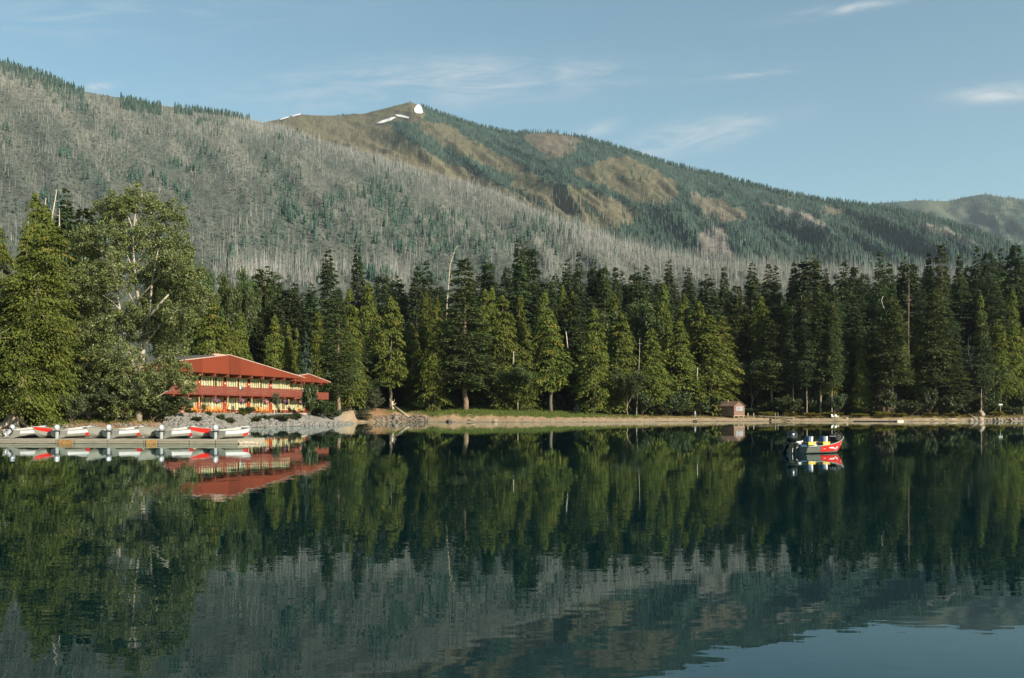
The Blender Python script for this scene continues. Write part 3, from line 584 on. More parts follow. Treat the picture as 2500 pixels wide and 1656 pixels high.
def broadleaf(h, nlead, per, size, r0, seed, spread=.55, lean=0, fork=.35, depth=2, lf=.42, lspread=1.0):
    rng = np.random.default_rng(seed); segs = []; tips = []; t = MB(); z = h * fork
    t.tube([(0, 0, -.6), (0.02 * h, 0, z * .5), (lean * h * .1, 0, z)], [r0 * 1.3, r0, r0 * .8], 8)
    for k in range(nlead):
        a = k * 6.28 / nlead + rng.uniform(-.4, .4); limbs(rng, (lean * h * .1, 0, z * rng.uniform(.7, 1)), (math.cos(a) * .42, math.sin(a) * .42, 1), h * lf, r0 * .6, depth, segs, tips, spread)
    for p_, r_ in segs: t.tube(p_, [max(.02, x) for x in r_], 5, False)
    V, Fc, T = leaves(rng, tips, per, size, spread=lspread); zmax = V[:, 2].max(); k = h / zmax
    t.v = [(x * k, y * k, zz * k if zz > 0 else zz) for x, y, zz in t.v]; return t, (V * k, Fc, T)
def stage(name, parts, leafmat, barkmat, trunk='trunk'):
    """keeps a prototype tree: an Empty with its trunk and crown"""
    t, (V, Fc, T) = parts; e = empty(name); t.build(trunk, barkmat, e, smooth=True); mesh_np('crown', V, Fc, leafmat, e, tint=T); e['h'] = float(V[:, 2].max()); e['r'] = float(np.percentile(np.abs(V[:, 0]), 97)); return e
PROTO = {}
def proto(key, e): PROTO.setdefault(key, []).append(e)
for k in range(3): proto('cedar', stage('cedar_tree', conifer(24, 4.2, .06, 300, 27, 'cedar', 0, 0, .42, 0, sparse=.28), L_CEDAR, bark_grey))
for k in range(2): proto('cedar_high', stage('cedar_tree', conifer(24, 3.8, .24, 250, 27, 'cedar', 0, 0, .36, 0, sparse=.28), L_CEDAR, bark_grey))
for k in range(2): proto('cedar_near', stage('cedar_tree', conifer(24, 4.2, .05, 330, 62, 'cedar', 0, 0, .45, 0, sparse=.2, sz=.42), L_CEDAR, bark_grey))
for k in range(3): proto('spruce', stage('spruce_tree', conifer(30, 4.0, .08, 420, 26, 'spruce', 0, 0, .34, 0, sparse=.10, sz=.78), L_SPRUCE, bark_grey))
for k in range(2): proto('hemlock', stage('hemlock_tree', conifer(28, 4.0, .10, 380, 28, 'fir', 0, 0, .32, 0, sparse=.15, sz=.8), L_SPRUCE, bark_grey))
for k in range(2): proto('fir', stage('fir_tree', conifer(30, 4.6, .14, 340, 36, 'fir', 0, 0, .42, 0, sparse=.22, sz=.7), L_FIR, bark_red))
for k in range(2): proto('tall', stage('fir_tree', conifer(30, 3.7, .20, 360, 26, 'fir', 0, 0, .28, 0, sparse=.15, sz=.78), L_SPRUCE, bark_stem))
for k in range(2): proto('tall_front', stage('fir_tree', conifer(28, 3.7, .27, 320, 26, 'fir', 0, 0, .24, 0, sparse=.15, sz=.74), L_FIR if k else L_SPRUCE, bark_stem))
for k in range(2): proto('pine', stage('pine_tree', conifer(26, 4.4, .48, 90, 34, 'pine', 0, 0, .36, 0, sparse=.2, sz=.8), L_FIR, bark_stem))
for k in range(2): proto('blue', stage('spruce_tree', conifer(12, 2.8, .03, 150, 22, 'spruce', 0, 0, .16, 0, sparse=.1), L_BLUE, bark_grey))
for k in range(2): proto('aspen', stage('aspen_tree', broadleaf(16, 5, 60, .42, .15, 40 + k, fork=.25, lf=.36, lspread=1.35), L_ASPEN, bark_stem))
for k in range(2): proto('sapling', stage('young_birch', broadleaf(7, 4, 16, .24, .07, 50 + k, fork=.15, lf=.4, depth=2), L_WILLOW, bark_pale))
def shrubp(name, h, per, size, seed, leafm):
    return stage(name, broadleaf(h, 7, per, size, .05, seed, spread=.7, fork=.06, lf=.45, depth=2, lspread=1.25), leafm, bark_grey, 'stems')
for k in range(2): proto('willow', shrubp('willow_bush', 5, 14, .22, 60 + k, L_WILLOW)); proto('shrub', shrubp('bush', 4, 12, .26, 70 + k, L_SHRUB)); proto('yellow', shrubp('bush', 2.5, 10, .18, 80 + k, L_YELLOW))
proto('rust', stage('cedar_tree', conifer(9, 1.9, .05, 90, 18, 'cedar', 0, 0, .12, 0, sparse=.3), L_RUST, bark_grey))

PLANTS = []                                     # (object, kind phrase, row phrase, px, D)
USED = set()
def plant(key, px, top, D, wpx, phrase, row, cat, group, label=None, pick=None, z=None, base=None):
    L = PROTO[key]; src = L[pick if pick is not None else int(R.integers(len(L)))]
    z = gz(px, D) if z is None else z
    wpx *= {'spruce': 1.3, 'hemlock': 1.3, 'tall': 1.25, 'cedar': .98, 'fir': 1.05}.get(key, 1.0)
    h = zrow(top, D) - z; w = wpx / 2 * D / F
    if src.name in USED: o = copy_tree(src)
    else: o = src; USED.add(src.name)
    o.location = at(px, D, z); o.rotation_euler = (R.normal(0, .012), R.normal(0, .012), R.uniform(0, 6.28)); sw = w / src['r']; o.scale = (sw, sw, h / src['h'])
    PLANTS.append((o, phrase, row, px, D)); o['category'] = cat; o['group'] = group
    if label: o['label'] = label
    elif 'label' in o: del o['label']
    return o
def sD(px, add): return float(shoreD(px)) + add

TREES = [  # key, px, top row, metres behind the shore, width px, phrase, row
 ('cedar', 518, 716, 62, 95, 'bright cedar', 'front'), ('cedar', 590, 770, 60, 65, 'bright cedar', 'front'), ('pine', 650, 650, 85, 105, 'bare-trunked pine', 'middle'), ('spruce', 722, 690, 80, 70, 'dark spruce', 'middle'),
 ('cedar', 703, 790, 52, 48, 'bright cedar', 'front'), ('cedar', 728, 800, 46, 42, 'bright cedar', 'front'), ('blue', 748, 808, 42, 48, 'bluish spruce', 'front'), ('spruce', 800, 608, 82, 76, 'dark spruce', 'middle'),
 ('fir', 826, 712, 34, 84, 'open yellow-green fir', 'front'), ('cedar', 853, 703, 36, 90, 'bright cedar', 'front'), ('spruce', 877, 598, 80, 62, 'dark spruce', 'middle'), ('cedar', 897, 688, 42, 70, 'bright cedar', 'middle'),
 ('hemlock', 935, 660, 60, 66, 'dark hemlock', 'middle'), ('hemlock', 968, 672, 66, 66, 'dark hemlock', 'middle'), ('cedar_high', 953, 722, 14, 78, 'slim bright cedar', 'front'), ('spruce', 1010, 650, 60, 72, 'dark spruce', 'middle'),
 ('spruce', 1046, 636, 66, 62, 'dark spruce', 'middle'), ('cedar', 1040, 712, 34, 70, 'bright cedar', 'middle'), ('cedar', 1070, 726, 30, 52, 'orange-tinged cedar', 'middle'), ('cedar', 1060, 770, 15, 72, 'bright cedar', 'front'),
 ('fir', 1135, 630, 17, 118, 'tall layered fir', 'front'), ('cedar', 1180, 704, 38, 70, 'bright cedar', 'middle'), ('cedar', 1203, 696, 42, 64, 'bright cedar', 'middle'), ('hemlock', 1187, 625, 66, 54, 'dark hemlock', 'back'),
 ('spruce', 1272, 583, 58, 68, 'dark spruce', 'back'), ('hemlock', 1301, 588, 66, 64, 'dark hemlock', 'back'), ('cedar', 1232, 720, 22, 120, 'broad cedar', 'front'), ('cedar', 1326, 708, 30, 86, 'bright cedar', 'front'), ('cedar_high', 1345, 760, 20, 90, 'bright cedar', 'front'),
 ('cedar', 1375, 694, 44, 56, 'bright cedar', 'middle'), ('cedar', 1402, 710, 36, 66, 'bright cedar', 'middle'), ('spruce', 1384, 632, 70, 58, 'dark spruce', 'back'), ('spruce', 1409, 614, 78, 50, 'dark spruce', 'back'),
 ('cedar', 1450, 750, 17, 100, 'stout-trunked cedar', 'front'), ('hemlock', 1450, 640, 58, 84, 'dark hemlock', 'back'), ('fir', 1477, 650, 52, 60, 'yellow-tinged fir', 'middle'), ('spruce', 1506, 650, 64, 62, 'dark spruce', 'back'),
 ('spruce', 1522, 662, 70, 50, 'dark spruce', 'back'), ('hemlock', 1549, 652, 66, 60, 'dark hemlock', 'back'), ('spruce', 1577, 648, 72, 64, 'dark spruce', 'back'), ('cedar', 1514, 765, 18, 80, 'bright cedar', 'front'),
 ('cedar', 1500, 716, 40, 70, 'bright cedar', 'middle'), ('aspen', 1556, 726, 34, 110, 'arching aspen', 'middle'), ('cedar', 1612, 690, 40, 70, 'bright cedar', 'middle'), ('spruce', 1628, 634, 70, 58, 'dark spruce', 'back'), ('aspen', 1533, 900, 12, 70, 'small aspen', 'front'),
 ('cedar', 1590, 800, 16, 90, 'bright cedar', 'front'), ('cedar', 1672, 718, 34, 56, 'bright cedar', 'middle'), ('cedar', 1660, 782, 16, 96, 'bright cedar', 'front'), ('cedar', 1711, 734, 28, 76, 'bright cedar', 'middle'), ('cedar', 1732, 768, 16, 120, 'broad cedar', 'front'),
 ('cedar', 1766, 770, 22, 80, 'bright cedar', 'front'), ('spruce', 1677, 653, 66, 64, 'dark spruce', 'back'), ('hemlock', 1722, 668, 66, 66, 'dark hemlock', 'back'), ('spruce', 1765, 650, 66, 60, 'dark spruce', 'back'), ('fir', 1800, 696, 34, 96, 'grey-green fir', 'middle'),
 ('spruce', 1832, 642, 62, 70, 'dark spruce', 'back'), ('aspen', 1838, 870, 22, 110, 'bushy aspen', 'front'), ('cedar', 1858, 722, 28, 70, 'bright cedar', 'middle'), ('spruce', 1872, 644, 66, 60, 'dark spruce', 'back'), ('spruce', 1891, 648, 72, 54, 'dark spruce', 'back'),
 ('hemlock', 1906, 730, 26, 80, 'dark hemlock', 'front'), ('cedar', 1926, 752, 18, 34, 'slim yellow cedar', 'front'), ('spruce', 1933, 640, 66, 58, 'dark spruce', 'back'), ('hemlock', 1977, 618, 62, 96, 'dark hemlock', 'back'), ('spruce', 2014, 654, 66, 60, 'dark spruce', 'back'),
 ('tall_front', 1955, 718, 20, 92, 'grey-green fir', 'front'), ('cedar_high', 2018, 750, 17, 62, 'bright cedar', 'front'), ('tall_front', 2048, 776, 18, 44, 'slim dark fir', 'front'), ('tall_front', 2036, 700, 16, 60, 'bare-stemmed fir', 'middle'), ('spruce', 2056, 638, 62, 70, 'dark spruce', 'back'),
 ('hemlock', 2085, 650, 66, 70, 'dark hemlock', 'back'), ('spruce', 2098, 760, 22, 54, 'bright spruce', 'front'), ('cedar', 2104, 822, 16, 56, 'bright cedar', 'front'), ('spruce', 2146, 614, 66, 60, 'dark spruce', 'back'), ('spruce', 2178, 640, 66, 64, 'dark spruce', 'back'),
 ('hemlock', 2212, 626, 66, 70, 'dark hemlock', 'back'), ('spruce', 2268, 615, 70, 48, 'nearly black spruce', 'back'), ('fir', 2300, 594, 66, 70, 'tall dark fir', 'back'), ('spruce', 2340, 620, 66, 60, 'dark spruce', 'back'), ('spruce', 2382, 602, 66, 54, 'dark spruce', 'back'),
 ('hemlock', 2412, 612, 66, 70, 'dark hemlock', 'back'), ('spruce', 2448, 604, 66, 44, 'dark spruce', 'back'), ('hemlock', 2486, 594, 64, 80, 'dark hemlock', 'back'), ('tall_front', 2180, 720, 14, 80, 'bare-stemmed fir', 'middle'), ('tall', 2135, 700, 34, 70, 'bare-stemmed fir', 'middle'),
 ('cedar', 2253, 780, 18, 56, 'bright cedar', 'front'), ('tall_front', 2286, 700, 15, 74, 'bare-stemmed fir', 'middle'), ('fir', 2322, 830, 16, 90, 'drooping fir', 'front'), ('blue', 2362, 818, 20, 70, 'bluish spruce', 'front'), ('cedar', 2392, 715, 34, 64, 'bright cedar', 'middle'),
 ('cedar_high', 2438, 776, 18, 62, 'bright cedar', 'front'), ('cedar_high', 2474, 782, 20, 60, 'bright cedar', 'front'), ('cedar_high', 2498, 800, 22, 50, 'bright cedar', 'front'), ('tall_front', 1885, 780, 16, 66, 'bare-stemmed fir', 'front'), ('tall_front', 1990, 770, 18, 60, 'bare-stemmed fir', 'front'),
 ('tall_front', 2003, 700, 15, 66, 'bare-stemmed fir', 'middle'), ('tall_front', 2145, 800, 20, 60, 'thin dark fir', 'front'), ('aspen', 2400, 880, 18, 80, 'bushy aspen', 'front'), ('tall', 2420, 690, 36, 70, 'bare-stemmed fir', 'middle'), ('tall', 2350, 700, 40, 70, 'bare-stemmed fir', 'middle'),
 ('rust', 2152, 925, 13, 44, 'rusty half-dead cedar', 'front'), ('aspen', 1210, 905, 20, 130, 'dark bushy aspen', 'front'), ('aspen', 1265, 890, 18, 80, 'bushy aspen', 'front'), ('blue', 1420, 880, 24, 60, 'bluish spruce', 'front'), ('aspen', 890, 905, 20, 80, 'bushy aspen', 'front'),
 ('tall_front', 1937, 740, 14, 50, 'grey-green fir', 'front'), ('tall_front', 1970, 745, 13, 50, 'bare-stemmed fir', 'front'), ('tall_front', 2030, 735, 13, 44, 'bare-stemmed fir', 'front'), ('tall_front', 2395, 760, 12, 50, 'bare-stemmed fir', 'front'),
 ('cedar', 1290, 800, 20, 70, 'bright cedar', 'front'), ('cedar', 1490, 800, 22, 66, 'bright cedar', 'front'), ('cedar', 1630, 760, 24, 64, 'bright cedar', 'front'), ('spruce', 1700, 800, 22, 54, 'bright spruce', 'front'), ('cedar', 1160, 800, 26, 60, 'bright cedar', 'front'), ('cedar', 1010, 790, 26, 60, 'bright cedar', 'front'), ('spruce', 1095, 760, 30, 60, 'bright spruce', 'middle'),
 # left of the lodge
 ('cedar_near', -14, 528, 8, 130, 'sunlit cedar', 'front'), ('cedar_near', 62, 560, 22, 110, 'olive cedar', 'middle'), ('spruce', 155, 458, 36, 90, 'dark spruce', 'middle'), ('cedar_near', 90, 470, 26, 110, 'olive cedar', 'middle'), ('hemlock', 210, 505, 40, 110, 'dark hemlock', 'middle'),
 ('cedar_near', 190, 640, 26, 90, 'olive cedar', 'front'), ('cedar', 470, 740, 70, 80, 'bright cedar', 'front'), ('aspen', 555, 668, 84, 90, 'pale leafy aspen', 'middle'), ('aspen', 495, 650, 84, 110, 'pale leafy aspen', 'middle'), ('cedar', 560, 790, 62, 60, 'bright cedar', 'front'), ('aspen', 420, 640, 50, 120, 'pale leafy aspen', 'middle'),
 ('hemlock', 615, 715, 80, 80, 'dark hemlock', 'middle'), ('aspen', 610, 655, 90, 90, 'pale leafy aspen', 'back'), ('cedar', 672, 770, 66, 60, 'bright cedar', 'front'), ('hemlock', 680, 735, 74, 60, 'dark hemlock', 'middle'), ('spruce', 760, 690, 80, 70, 'dark spruce', 'middle'), ('cedar', 775, 760, 64, 60, 'bright cedar', 'front')]
for (key, px, top, add, w, ph, row) in TREES:
    cat = 'tree'; plant(key, px, top, sD(px, add), w, ph, row, cat, 'trees of the lakeside wood')
# the hero-side filler rows: darker trees standing deeper in the wood
def skyline(px): return np.interp(px, [300, 420, 520, 620, 760, 900, 1000, 1100, 1180, 1280, 1400, 1500, 1600, 1700, 1800, 1900, 2000, 2100, 2200, 2300, 2400, 2500, 2600], [690, 690, 690, 690, 670, 690, 680, 670, 650, 625, 655, 668, 665, 668, 672, 660, 650, 650, 640, 632, 625, 612, 610])
for i, px in enumerate(np.arange(470, 2560, 17.0)):
    px = px + R.normal(0, 5); key = ['spruce', 'hemlock', 'spruce', 'tall'][int(R.integers(4))] if px > 700 else ['hemlock', 'aspen', 'spruce'][int(R.integers(3))]
    top = skyline(px) + R.uniform(12, 60); plant(key, px, top, sD(px, R.uniform(75, 130)), R.uniform(50, 74), {'spruce': 'dark spruce', 'hemlock': 'dark hemlock', 'tall': 'bare-stemmed fir', 'aspen': 'pale leafy aspen'}[key], 'back', 'tree', 'trees of the lakeside wood')
for i, px in enumerate(np.arange(860, 2560, 24.0)):
    px = px + R.normal(0, 6); key = ['hemlock', 'spruce', 'cedar', 'tall'][int(R.integers(4))]; top = skyline(px) + R.uniform(60, 150)
    plant(key, px, top, sD(px, R.uniform(36, 60)), R.uniform(54, 80), {'spruce': 'dark spruce', 'hemlock': 'dark hemlock', 'tall': 'bare-stemmed fir', 'cedar': 'bright cedar'}[key], 'middle', 'tree', 'trees of the lakeside wood')
for i, px in enumerate(np.arange(880, 2540, 34.0)):
    px = px + R.normal(0, 8); key = ['hemlock', 'aspen', 'blue', 'hemlock'][int(R.integers(4))]
    plant(key, px, R.uniform(850, 930), sD(px, R.uniform(26, 36)), R.uniform(56, 90), {'hemlock': 'low shaded hemlock', 'aspen': 'low shaded aspen', 'blue': 'low shaded spruce'}[key], 'understorey', 'tree', 'trees of the lakeside wood')

# the big cottonwood by the lodge
def cottonwood():
    """trunk, limbs reaching into each leafy mass, and the masses themselves (metres from the foot)"""
    rng = np.random.default_rng(5); t = MB(); D = 124.0; z0 = gz(338, D)
    spine = [Vector(q) for q in ((0, 0, -.5), (.1, 0, 4), (.5, .1, 9), (.2, .2, 14), (-.5, 0, 19), (-.7, 0, 24), (-.2, 0, 28))]; t.tube(spine, [.50, .38, .30, .24, .17, .10, .04], 9)
    t.tube([(.5, .1, 9), (1.5, -.6, 13), (1.9, -.5, 18), (2.6, -.4, 22)], [.22, .17, .12, .05], 8); t.tube([(.1, 0, 5), (-1.6, -.6, 11), (-2.2, -.9, 16), (-2.6, -.6, 19)], [.2, .16, .11, .05], 8)
    lobes = [(337, 468, 46), (253, 492, 40), (295, 480, 34), (405, 500, 42), (202, 575, 46), (285, 560, 58), (360, 560, 52), (413, 590, 50), (484, 678, 44), (440, 640, 44), (375, 668, 60), (300, 660, 56), (235, 690, 58), (446, 752, 50), (505, 720, 30), (350, 770, 60), (280, 780, 56), (225, 810, 46), (400, 845, 50), (300, 880, 62), (240, 880, 48), (380, 915, 44), (340, 960, 50), (255, 955, 48), (425, 905, 34), (455, 935, 24), (300, 1000, 46), (190, 740, 40), (430, 700, 36)]
    tips = []
    for (cx, cy, r) in lobes:
        rm = r * D / F; c = Vector(((cx - 338) * D / F, rng.uniform(-.9, .9) * rm * 1.1, zrow(cy, D) - z0)); zc = max(1.5, c.z - 3.5 - rng.uniform(0, 2)); f = min(max(zc / 28 * 6, 0), 5.4); s0 = spine[int(f)].lerp(spine[int(f) + 1], f - int(f)) if f >= 1 else Vector((0, 0, zc))
        m_ = s0.lerp(c, .55) + Vector((0, 0, .5)); t.tube([s0, m_, c, c + Vector((rng.normal(0, .4), rng.normal(0, .4), rm * .7))], [.10, .08, .05, .02], 6, False)
        for k in range(int(12.5 * rm * rm) + 8):
            o = rng.normal(0, 1, 3); o /= np.linalg.norm(o); o *= rm * rng.random() ** .4; e_ = c + Vector((o[0], o[1] * 1.15, o[2] * 1.05))
            if e_.z > .6: tips.append((e_, rng.uniform(.38, .85)))
            if k % 5 == 0: t.tube([c, c.lerp(e_, .6) + Vector((0, 0, .15)), e_], [.03, .02, .01], 4, False)
    t.tube([(1.4, -2.6, 12.2), (3.4, -3.6, 14.0), (5.2, -4.2, 15.8)], [.20, .17, .10], 7)
    V, Fc, T = leaves(rng, tips, 46, .27, spread=1.0); return t, (V, Fc, T)
hero = stage('cottonwood_tree', cottonwood(), L_COTTON, bark_pale); D = 124.0; z = gz(338, D); hero.location = at(338, D, z); hw = hero['r']
hero.scale = (1, 1, (zrow(434, D) - z) / hero['h'])
tag(hero, 'huge spreading cottonwood with pale limbs in front of the red lodge', 'tree')
# the big leaning cedar at the left with a flared foot
pc = conifer(27, 4.9, .08, 380, 70, 'cedar', 0, 0, .5, 0, lean=.1, sparse=.2, sz=.38); pc[0].tube([(-.9, -.3, -.6), (-.35, -.1, 1.0), (0, 0, 3)], [.5, .38, .3], 7)
for a in (0.3, 2.0, 3.4, 4.3, 5.4): pc[0].tube([(1.9 * math.cos(a), 1.9 * math.sin(a), -.5), (.7 * math.cos(a), .7 * math.sin(a), .5), (.2 * math.cos(a), .2 * math.sin(a), 2.4)], [.16, .26, .2], 6)
big = stage('cedar_tree', pc, L_CEDAR, bark_dead); D = 116.5; z = gz(34, D); big.location = at(34, D, z); big.scale = (1.28, 1.28, (zrow(545, D) - z) / big['h']); big.rotation_euler = (0, 0.075, 0)
tag(big, 'leaning cedar with flared grey trunk foot beside the first docked boat', 'tree')
big2 = copy_tree(PROTO['cedar_near'][1]); D = 120; z = gz(112, D); big2.location = at(112, D, z); big2.scale = (62 * D / F / PROTO['cedar_near'][1]['r'],) * 2 + ((zrow(500, D) - z) / PROTO['cedar_near'][1]['h'],); big2.rotation_euler = (0, 0, 2)
tag(big2, 'large olive cedar between the leaning cedar and the cottonwood', 'tree')

# dead trunks
def stem(host_px, host_row, pts, rad, D, mat):
    rad *= .7; mat = bark_white
    host = min((q for q in PLANTS if q[2] == host_row), key=lambda q: abs(q[3] - host_px))[0]; P3 = [at(a, D, zrow(b, D)) for a, b in pts]
    o = MB().tube(P3, [rad * (1 - .5 * i / len(P3)) for i in range(len(P3))], 6).build('dead_stem', mat, None, smooth=True); bpy.context.view_layer.update(); o.parent = host; o.matrix_parent_inverse = host.matrix_world.inverted(); o['label'] = 'bleached dead stem showing in the crown'
def dead(pts, rad, label, twigs=0, px=None, D=None, mat=bark_dead, name='dead_tree'):
    """pts in photo columns and rows at one distance"""
    base = at(pts[0][0], D, gz(pts[0][0], D) - .3) if True else None; e = empty(name, base)
    P3 = [Vector((0, 0, 0))] + [at(a, D, zrow(b, D)) - base for a, b in pts]; n = len(P3); t = MB(); rr = [rad * (1 - .8 * i / (n - 1)) for i in range(n)]; t.tube(P3, rr, 7); t.build('trunk', mat, e, smooth=True)
    if twigs:
        b = MB(); rng = np.random.default_rng(int(pts[0][0]))
        for k in range(twigs):
            f = rng.uniform(.25, 1.0) * (n - 1); i = min(int(f), n - 2); p0 = P3[i].lerp(P3[i + 1], f - i); a = rng.uniform(0, 6.28); L = rng.uniform(.6, 2.6) * (1.1 - f / n)
            b.tube([p0, p0 + Vector((math.cos(a) * L * .6, math.sin(a) * L * .6, -.1 * L)), p0 + Vector((math.cos(a) * L, math.sin(a) * L, rng.uniform(-.4, .3) * L))], [.06, .04, .015], 4, False)
        b.build('branches', mat, e)
    tag(e, label, 'dead tree', 'dead trunks standing in the wood'); return e
dead([(1090, 800), (1091, 745), (1096, 680), (1099, 646), (1107, 622), (1112, 606), (1119, 600)], .20, 'tall bare snag with a bent crooked top above the wood', 34, D=258)
dead([(120, 700), (124, 547), (139, 463)], .22, 'long bare pole leaning right above the leaning cedar', 6, D=136)
dead([(104, 700), (107, 543), (112, 484)], .2, 'shorter bare pole left of the long leaning pole', 6, D=137)
dead([(145, 700), (145, 577), (145, 509)], .18, 'upright bare pole right of the long leaning pole', 5, D=138)
stem(1402, 'middle', [(1386, 850), (1384, 830), (1382, 812), (1381, 810)], .22, 240, bark_pale)
stem(1514, 'front', [(1507, 900), (1505, 878), (1508, 860), (1507, 845)], .18, 244, bark_pale)
dead([(1554, 1006), (1558, 940), (1561, 870), (1562, 825)], .15, 'thin white birch trunk rising from the bank to a bare top', 8, D=242, mat=bark_pale)
stem(2146, 'back', [(2163, 790), (2165, 778), (2164, 765), (2155, 745), (2152, 733), (2156, 724)], .17, 262, bark_white)
dead([(2218, 780), (2219, 720), (2219, 678)], .2, 'reddish dead spire with thin twigs in the dark wood', 40, D=270, mat=bark_red)
dead([(2151, 990), (2151, 900), (2152, 820)], .2, 'slim grey dead stem beside the rusty cedar', 30, D=254)
stem(1232, 'front', [(1252, 890), (1254, 875), (1254, 858)], .2, 236, bark_pale)
stem(1711, 'middle', [(1702, 940), (1702, 920), (1703, 898)], .18, 250, bark_pale)

# bushes
BUSH = [('shrub', 605, 992, 1014, 9.5, 40, 'low yellow-green bush growing through the rubble in front of the lodge'), ('sapling', 676, 956, 1012, 9.5, 34, 'slim pale sapling in front of the lodge balcony'), ('shrub', 755, 932, 1026, 9, 46, 'tall dark bush hiding the end of the lodge'),
        ('shrub', 790, 975, 1030, 9, 70, 'wide dark bush at the foot of the tall dark one'), ('willow', 812, 1000, 1033, 8, 50, 'low grey-green bush at the end of the rubble point'), ('shrub', 628, 1014, 1030, 4.5, 26, 'small bush low on the rubble under the second basket'), ('willow', 694, 1010, 1032, 5, 48, 'pale bush sprawling down the rubble bank'),
        ('shrub', 508, 1003, 1016, 9, 16, 'little bush on the patio edge left of the chairs'), ('shrub', 540, 1010, 1022, 6, 20, 'little dark bush on the rubble under the second group of chairs'), ('willow', 650, 1012, 1024, 6, 34, 'grey-green tuft on the rubble left of the sapling'), ('shrub', 480, 1016, 1030, 6, 30, 'dark little bush on the rubble near the handrail'), ('willow', 565, 1018, 1030, 4, 28, 'pale tuft low on the rubble above the dock end'), ('shrub', 720, 1008, 1024, 6, 36, 'green bush low on the rubble beside the tall dark bush'), ('yellow', 590, 1004, 1014, 9, 22, 'yellowing bush left of the low yellow-green one'), ('blue', 883, 960, 1026, 6, 44, 'young dark spruce leaning over the cove beach'), ('willow', 917, 958, 1010, 11, 46, 'light green bush on the red dirt bluff'), ('shrub', 900, 940, 1010, 16, 60, 'dark bush behind the young cove spruce'),
        ('willow', 285, 925, 1044, 7, 130, 'big silvery willow bush under the cottonwood'), ('willow', 215, 935, 1042, 8, 100, 'silvery willow bush left of the biggest one'), ('willow', 172, 958, 1038, 6, 84, 'twiggy olive bush beside the dirt path'), ('shrub', 62, 1000, 1038, 7, 52, 'round green bush right of the flared trunk'), ('willow', 425, 965, 1030, 8, 84, 'leafy bush hiding the left lodge rooms'), ('shrub', 372, 950, 1040, 6.5, 104, 'dense green bush between the willow and the lodge'),
        ('yellow', 95, 1010, 1036, 9, 70, 'yellow bush on the slope behind the red-bowed boat'), ('yellow', 130, 985, 1030, 13, 34, 'orange-yellow bush at the top of the dirt path'), ('shrub', 330, 900, 1040, 10, 120, 'tall dark bush at the foot of the cottonwood'), ('shrub', 245, 860, 1040, 16, 120, 'dark tall bush left of the cottonwood trunk'), ('shrub', 462, 1000, 1012, 13, 26, 'small bush under the first flower basket'),
        ('shrub', 1018, 980, 1004, 12, 54, 'leafy bush in front of the slim cedar trunk'), ('shrub', 1040, 970, 1003, 14, 40, 'leafy bush left of the bare cedar foot'), ('shrub', 1086, 975, 996, 20, 60, 'shaded bush left of the tall layered fir'), ('blue', 1408, 985, 1008, 17, 20, 'tiny spruce seedling on the grass bank'), ('shrub', 1112, 958, 996, 22, 60, 'dark bush behind the tall layered fir')]
for k_, px, top, bot, add, w, lab in BUSH:
    D = sD(px, add); cat = 'bush' if k_ not in ('blue', 'sapling') else 'tree'; o = plant(k_, px, top, D, w, lab, 'shore', cat, 'bushes along the shore', label=lab)
for i, px in enumerate(np.concatenate([np.arange(1495, 1720, 24), np.arange(1745, 1790, 20), np.arange(1850, 2490, 21)])):
    px = px + R.normal(0, 5); big_ = R.random() < .35; key = ['shrub', 'willow', 'shrub', 'shrub'][int(R.integers(4))]
    plant(key, px, R.uniform(940, 965) if big_ else R.uniform(972, 996), sD(px, R.uniform(11, 19)), R.uniform(34, 62), {'shrub': 'green bush', 'willow': 'grey-green bush', 'yellow': 'yellowing bush'}[key], 'shore', 'bush', 'bushes along the shore')
for i, px in enumerate(np.arange(1880, 2480, 55)):
    px = px + R.normal(0, 9); plant('yellow', px, R.uniform(1003, 1010), sD(px, R.uniform(7, 10)), R.uniform(24, 40), 'low yellowing bush', 'shore', 'bush', 'bushes along the shore')

# labels from the nearest landmark, so that each plant is named by what stands beside it
LM = [(34, 'the leaning cedar'), (338, 'the big cottonwood'), (530, 'the lodge roof peak'), (757, 'the tall lodge bush'), (883, 'the young cove spruce'), (1105, 'the bent snag'), (1450, 'the stout cedar'), (1697, 'the beach person'), (1806, 'the brown hut'), (2038, 'the two white chairs'), (2195, 'the white-ended float'), (2395, 'the tan boulder')]
ORD = ['first', 'second', 'third', 'fourth', 'fifth', 'sixth', 'seventh', 'eighth', 'ninth', 'tenth', 'eleventh', 'twelfth', 'thirteenth', 'fourteenth']
ROWN = {'front': 'in the front row', 'middle': 'in the middle row', 'back': 'in the back row', 'understorey': 'under the trees', 'shore': 'on the shore'}
grp = {}
for o, ph, row, px, D in PLANTS:
    if 'label' in o: continue
    best = min(LM, key=lambda l: abs(l[0] - px)); side = 'right' if px > best[0] else 'left'; grp.setdefault((ph, row, best[1], side), []).append((abs(px - best[0]), o))
for (ph, row, lm, side), L in grp.items():
    L.sort(key=lambda t: t[0])
    for k, (d_, o) in enumerate(L):
        o['label'] = f'{ph} {ROWN[row]}, ' + (f'{ORD[k]} {side} of {lm}' if len(L) > 1 else f'just {side} of {lm}')
for L in PROTO.values():
    for e in L:
        for k in ('h', 'r'):
            pass
        if e.name not in USED:
            for c in list(e.children): bpy.data.objects.remove(c)
            bpy.data.objects.remove(e)
for o in list(SC.objects):
    for k in ('h', 'r'):
        if k in o: del o[k]
print('PLANTS', len(PLANTS))
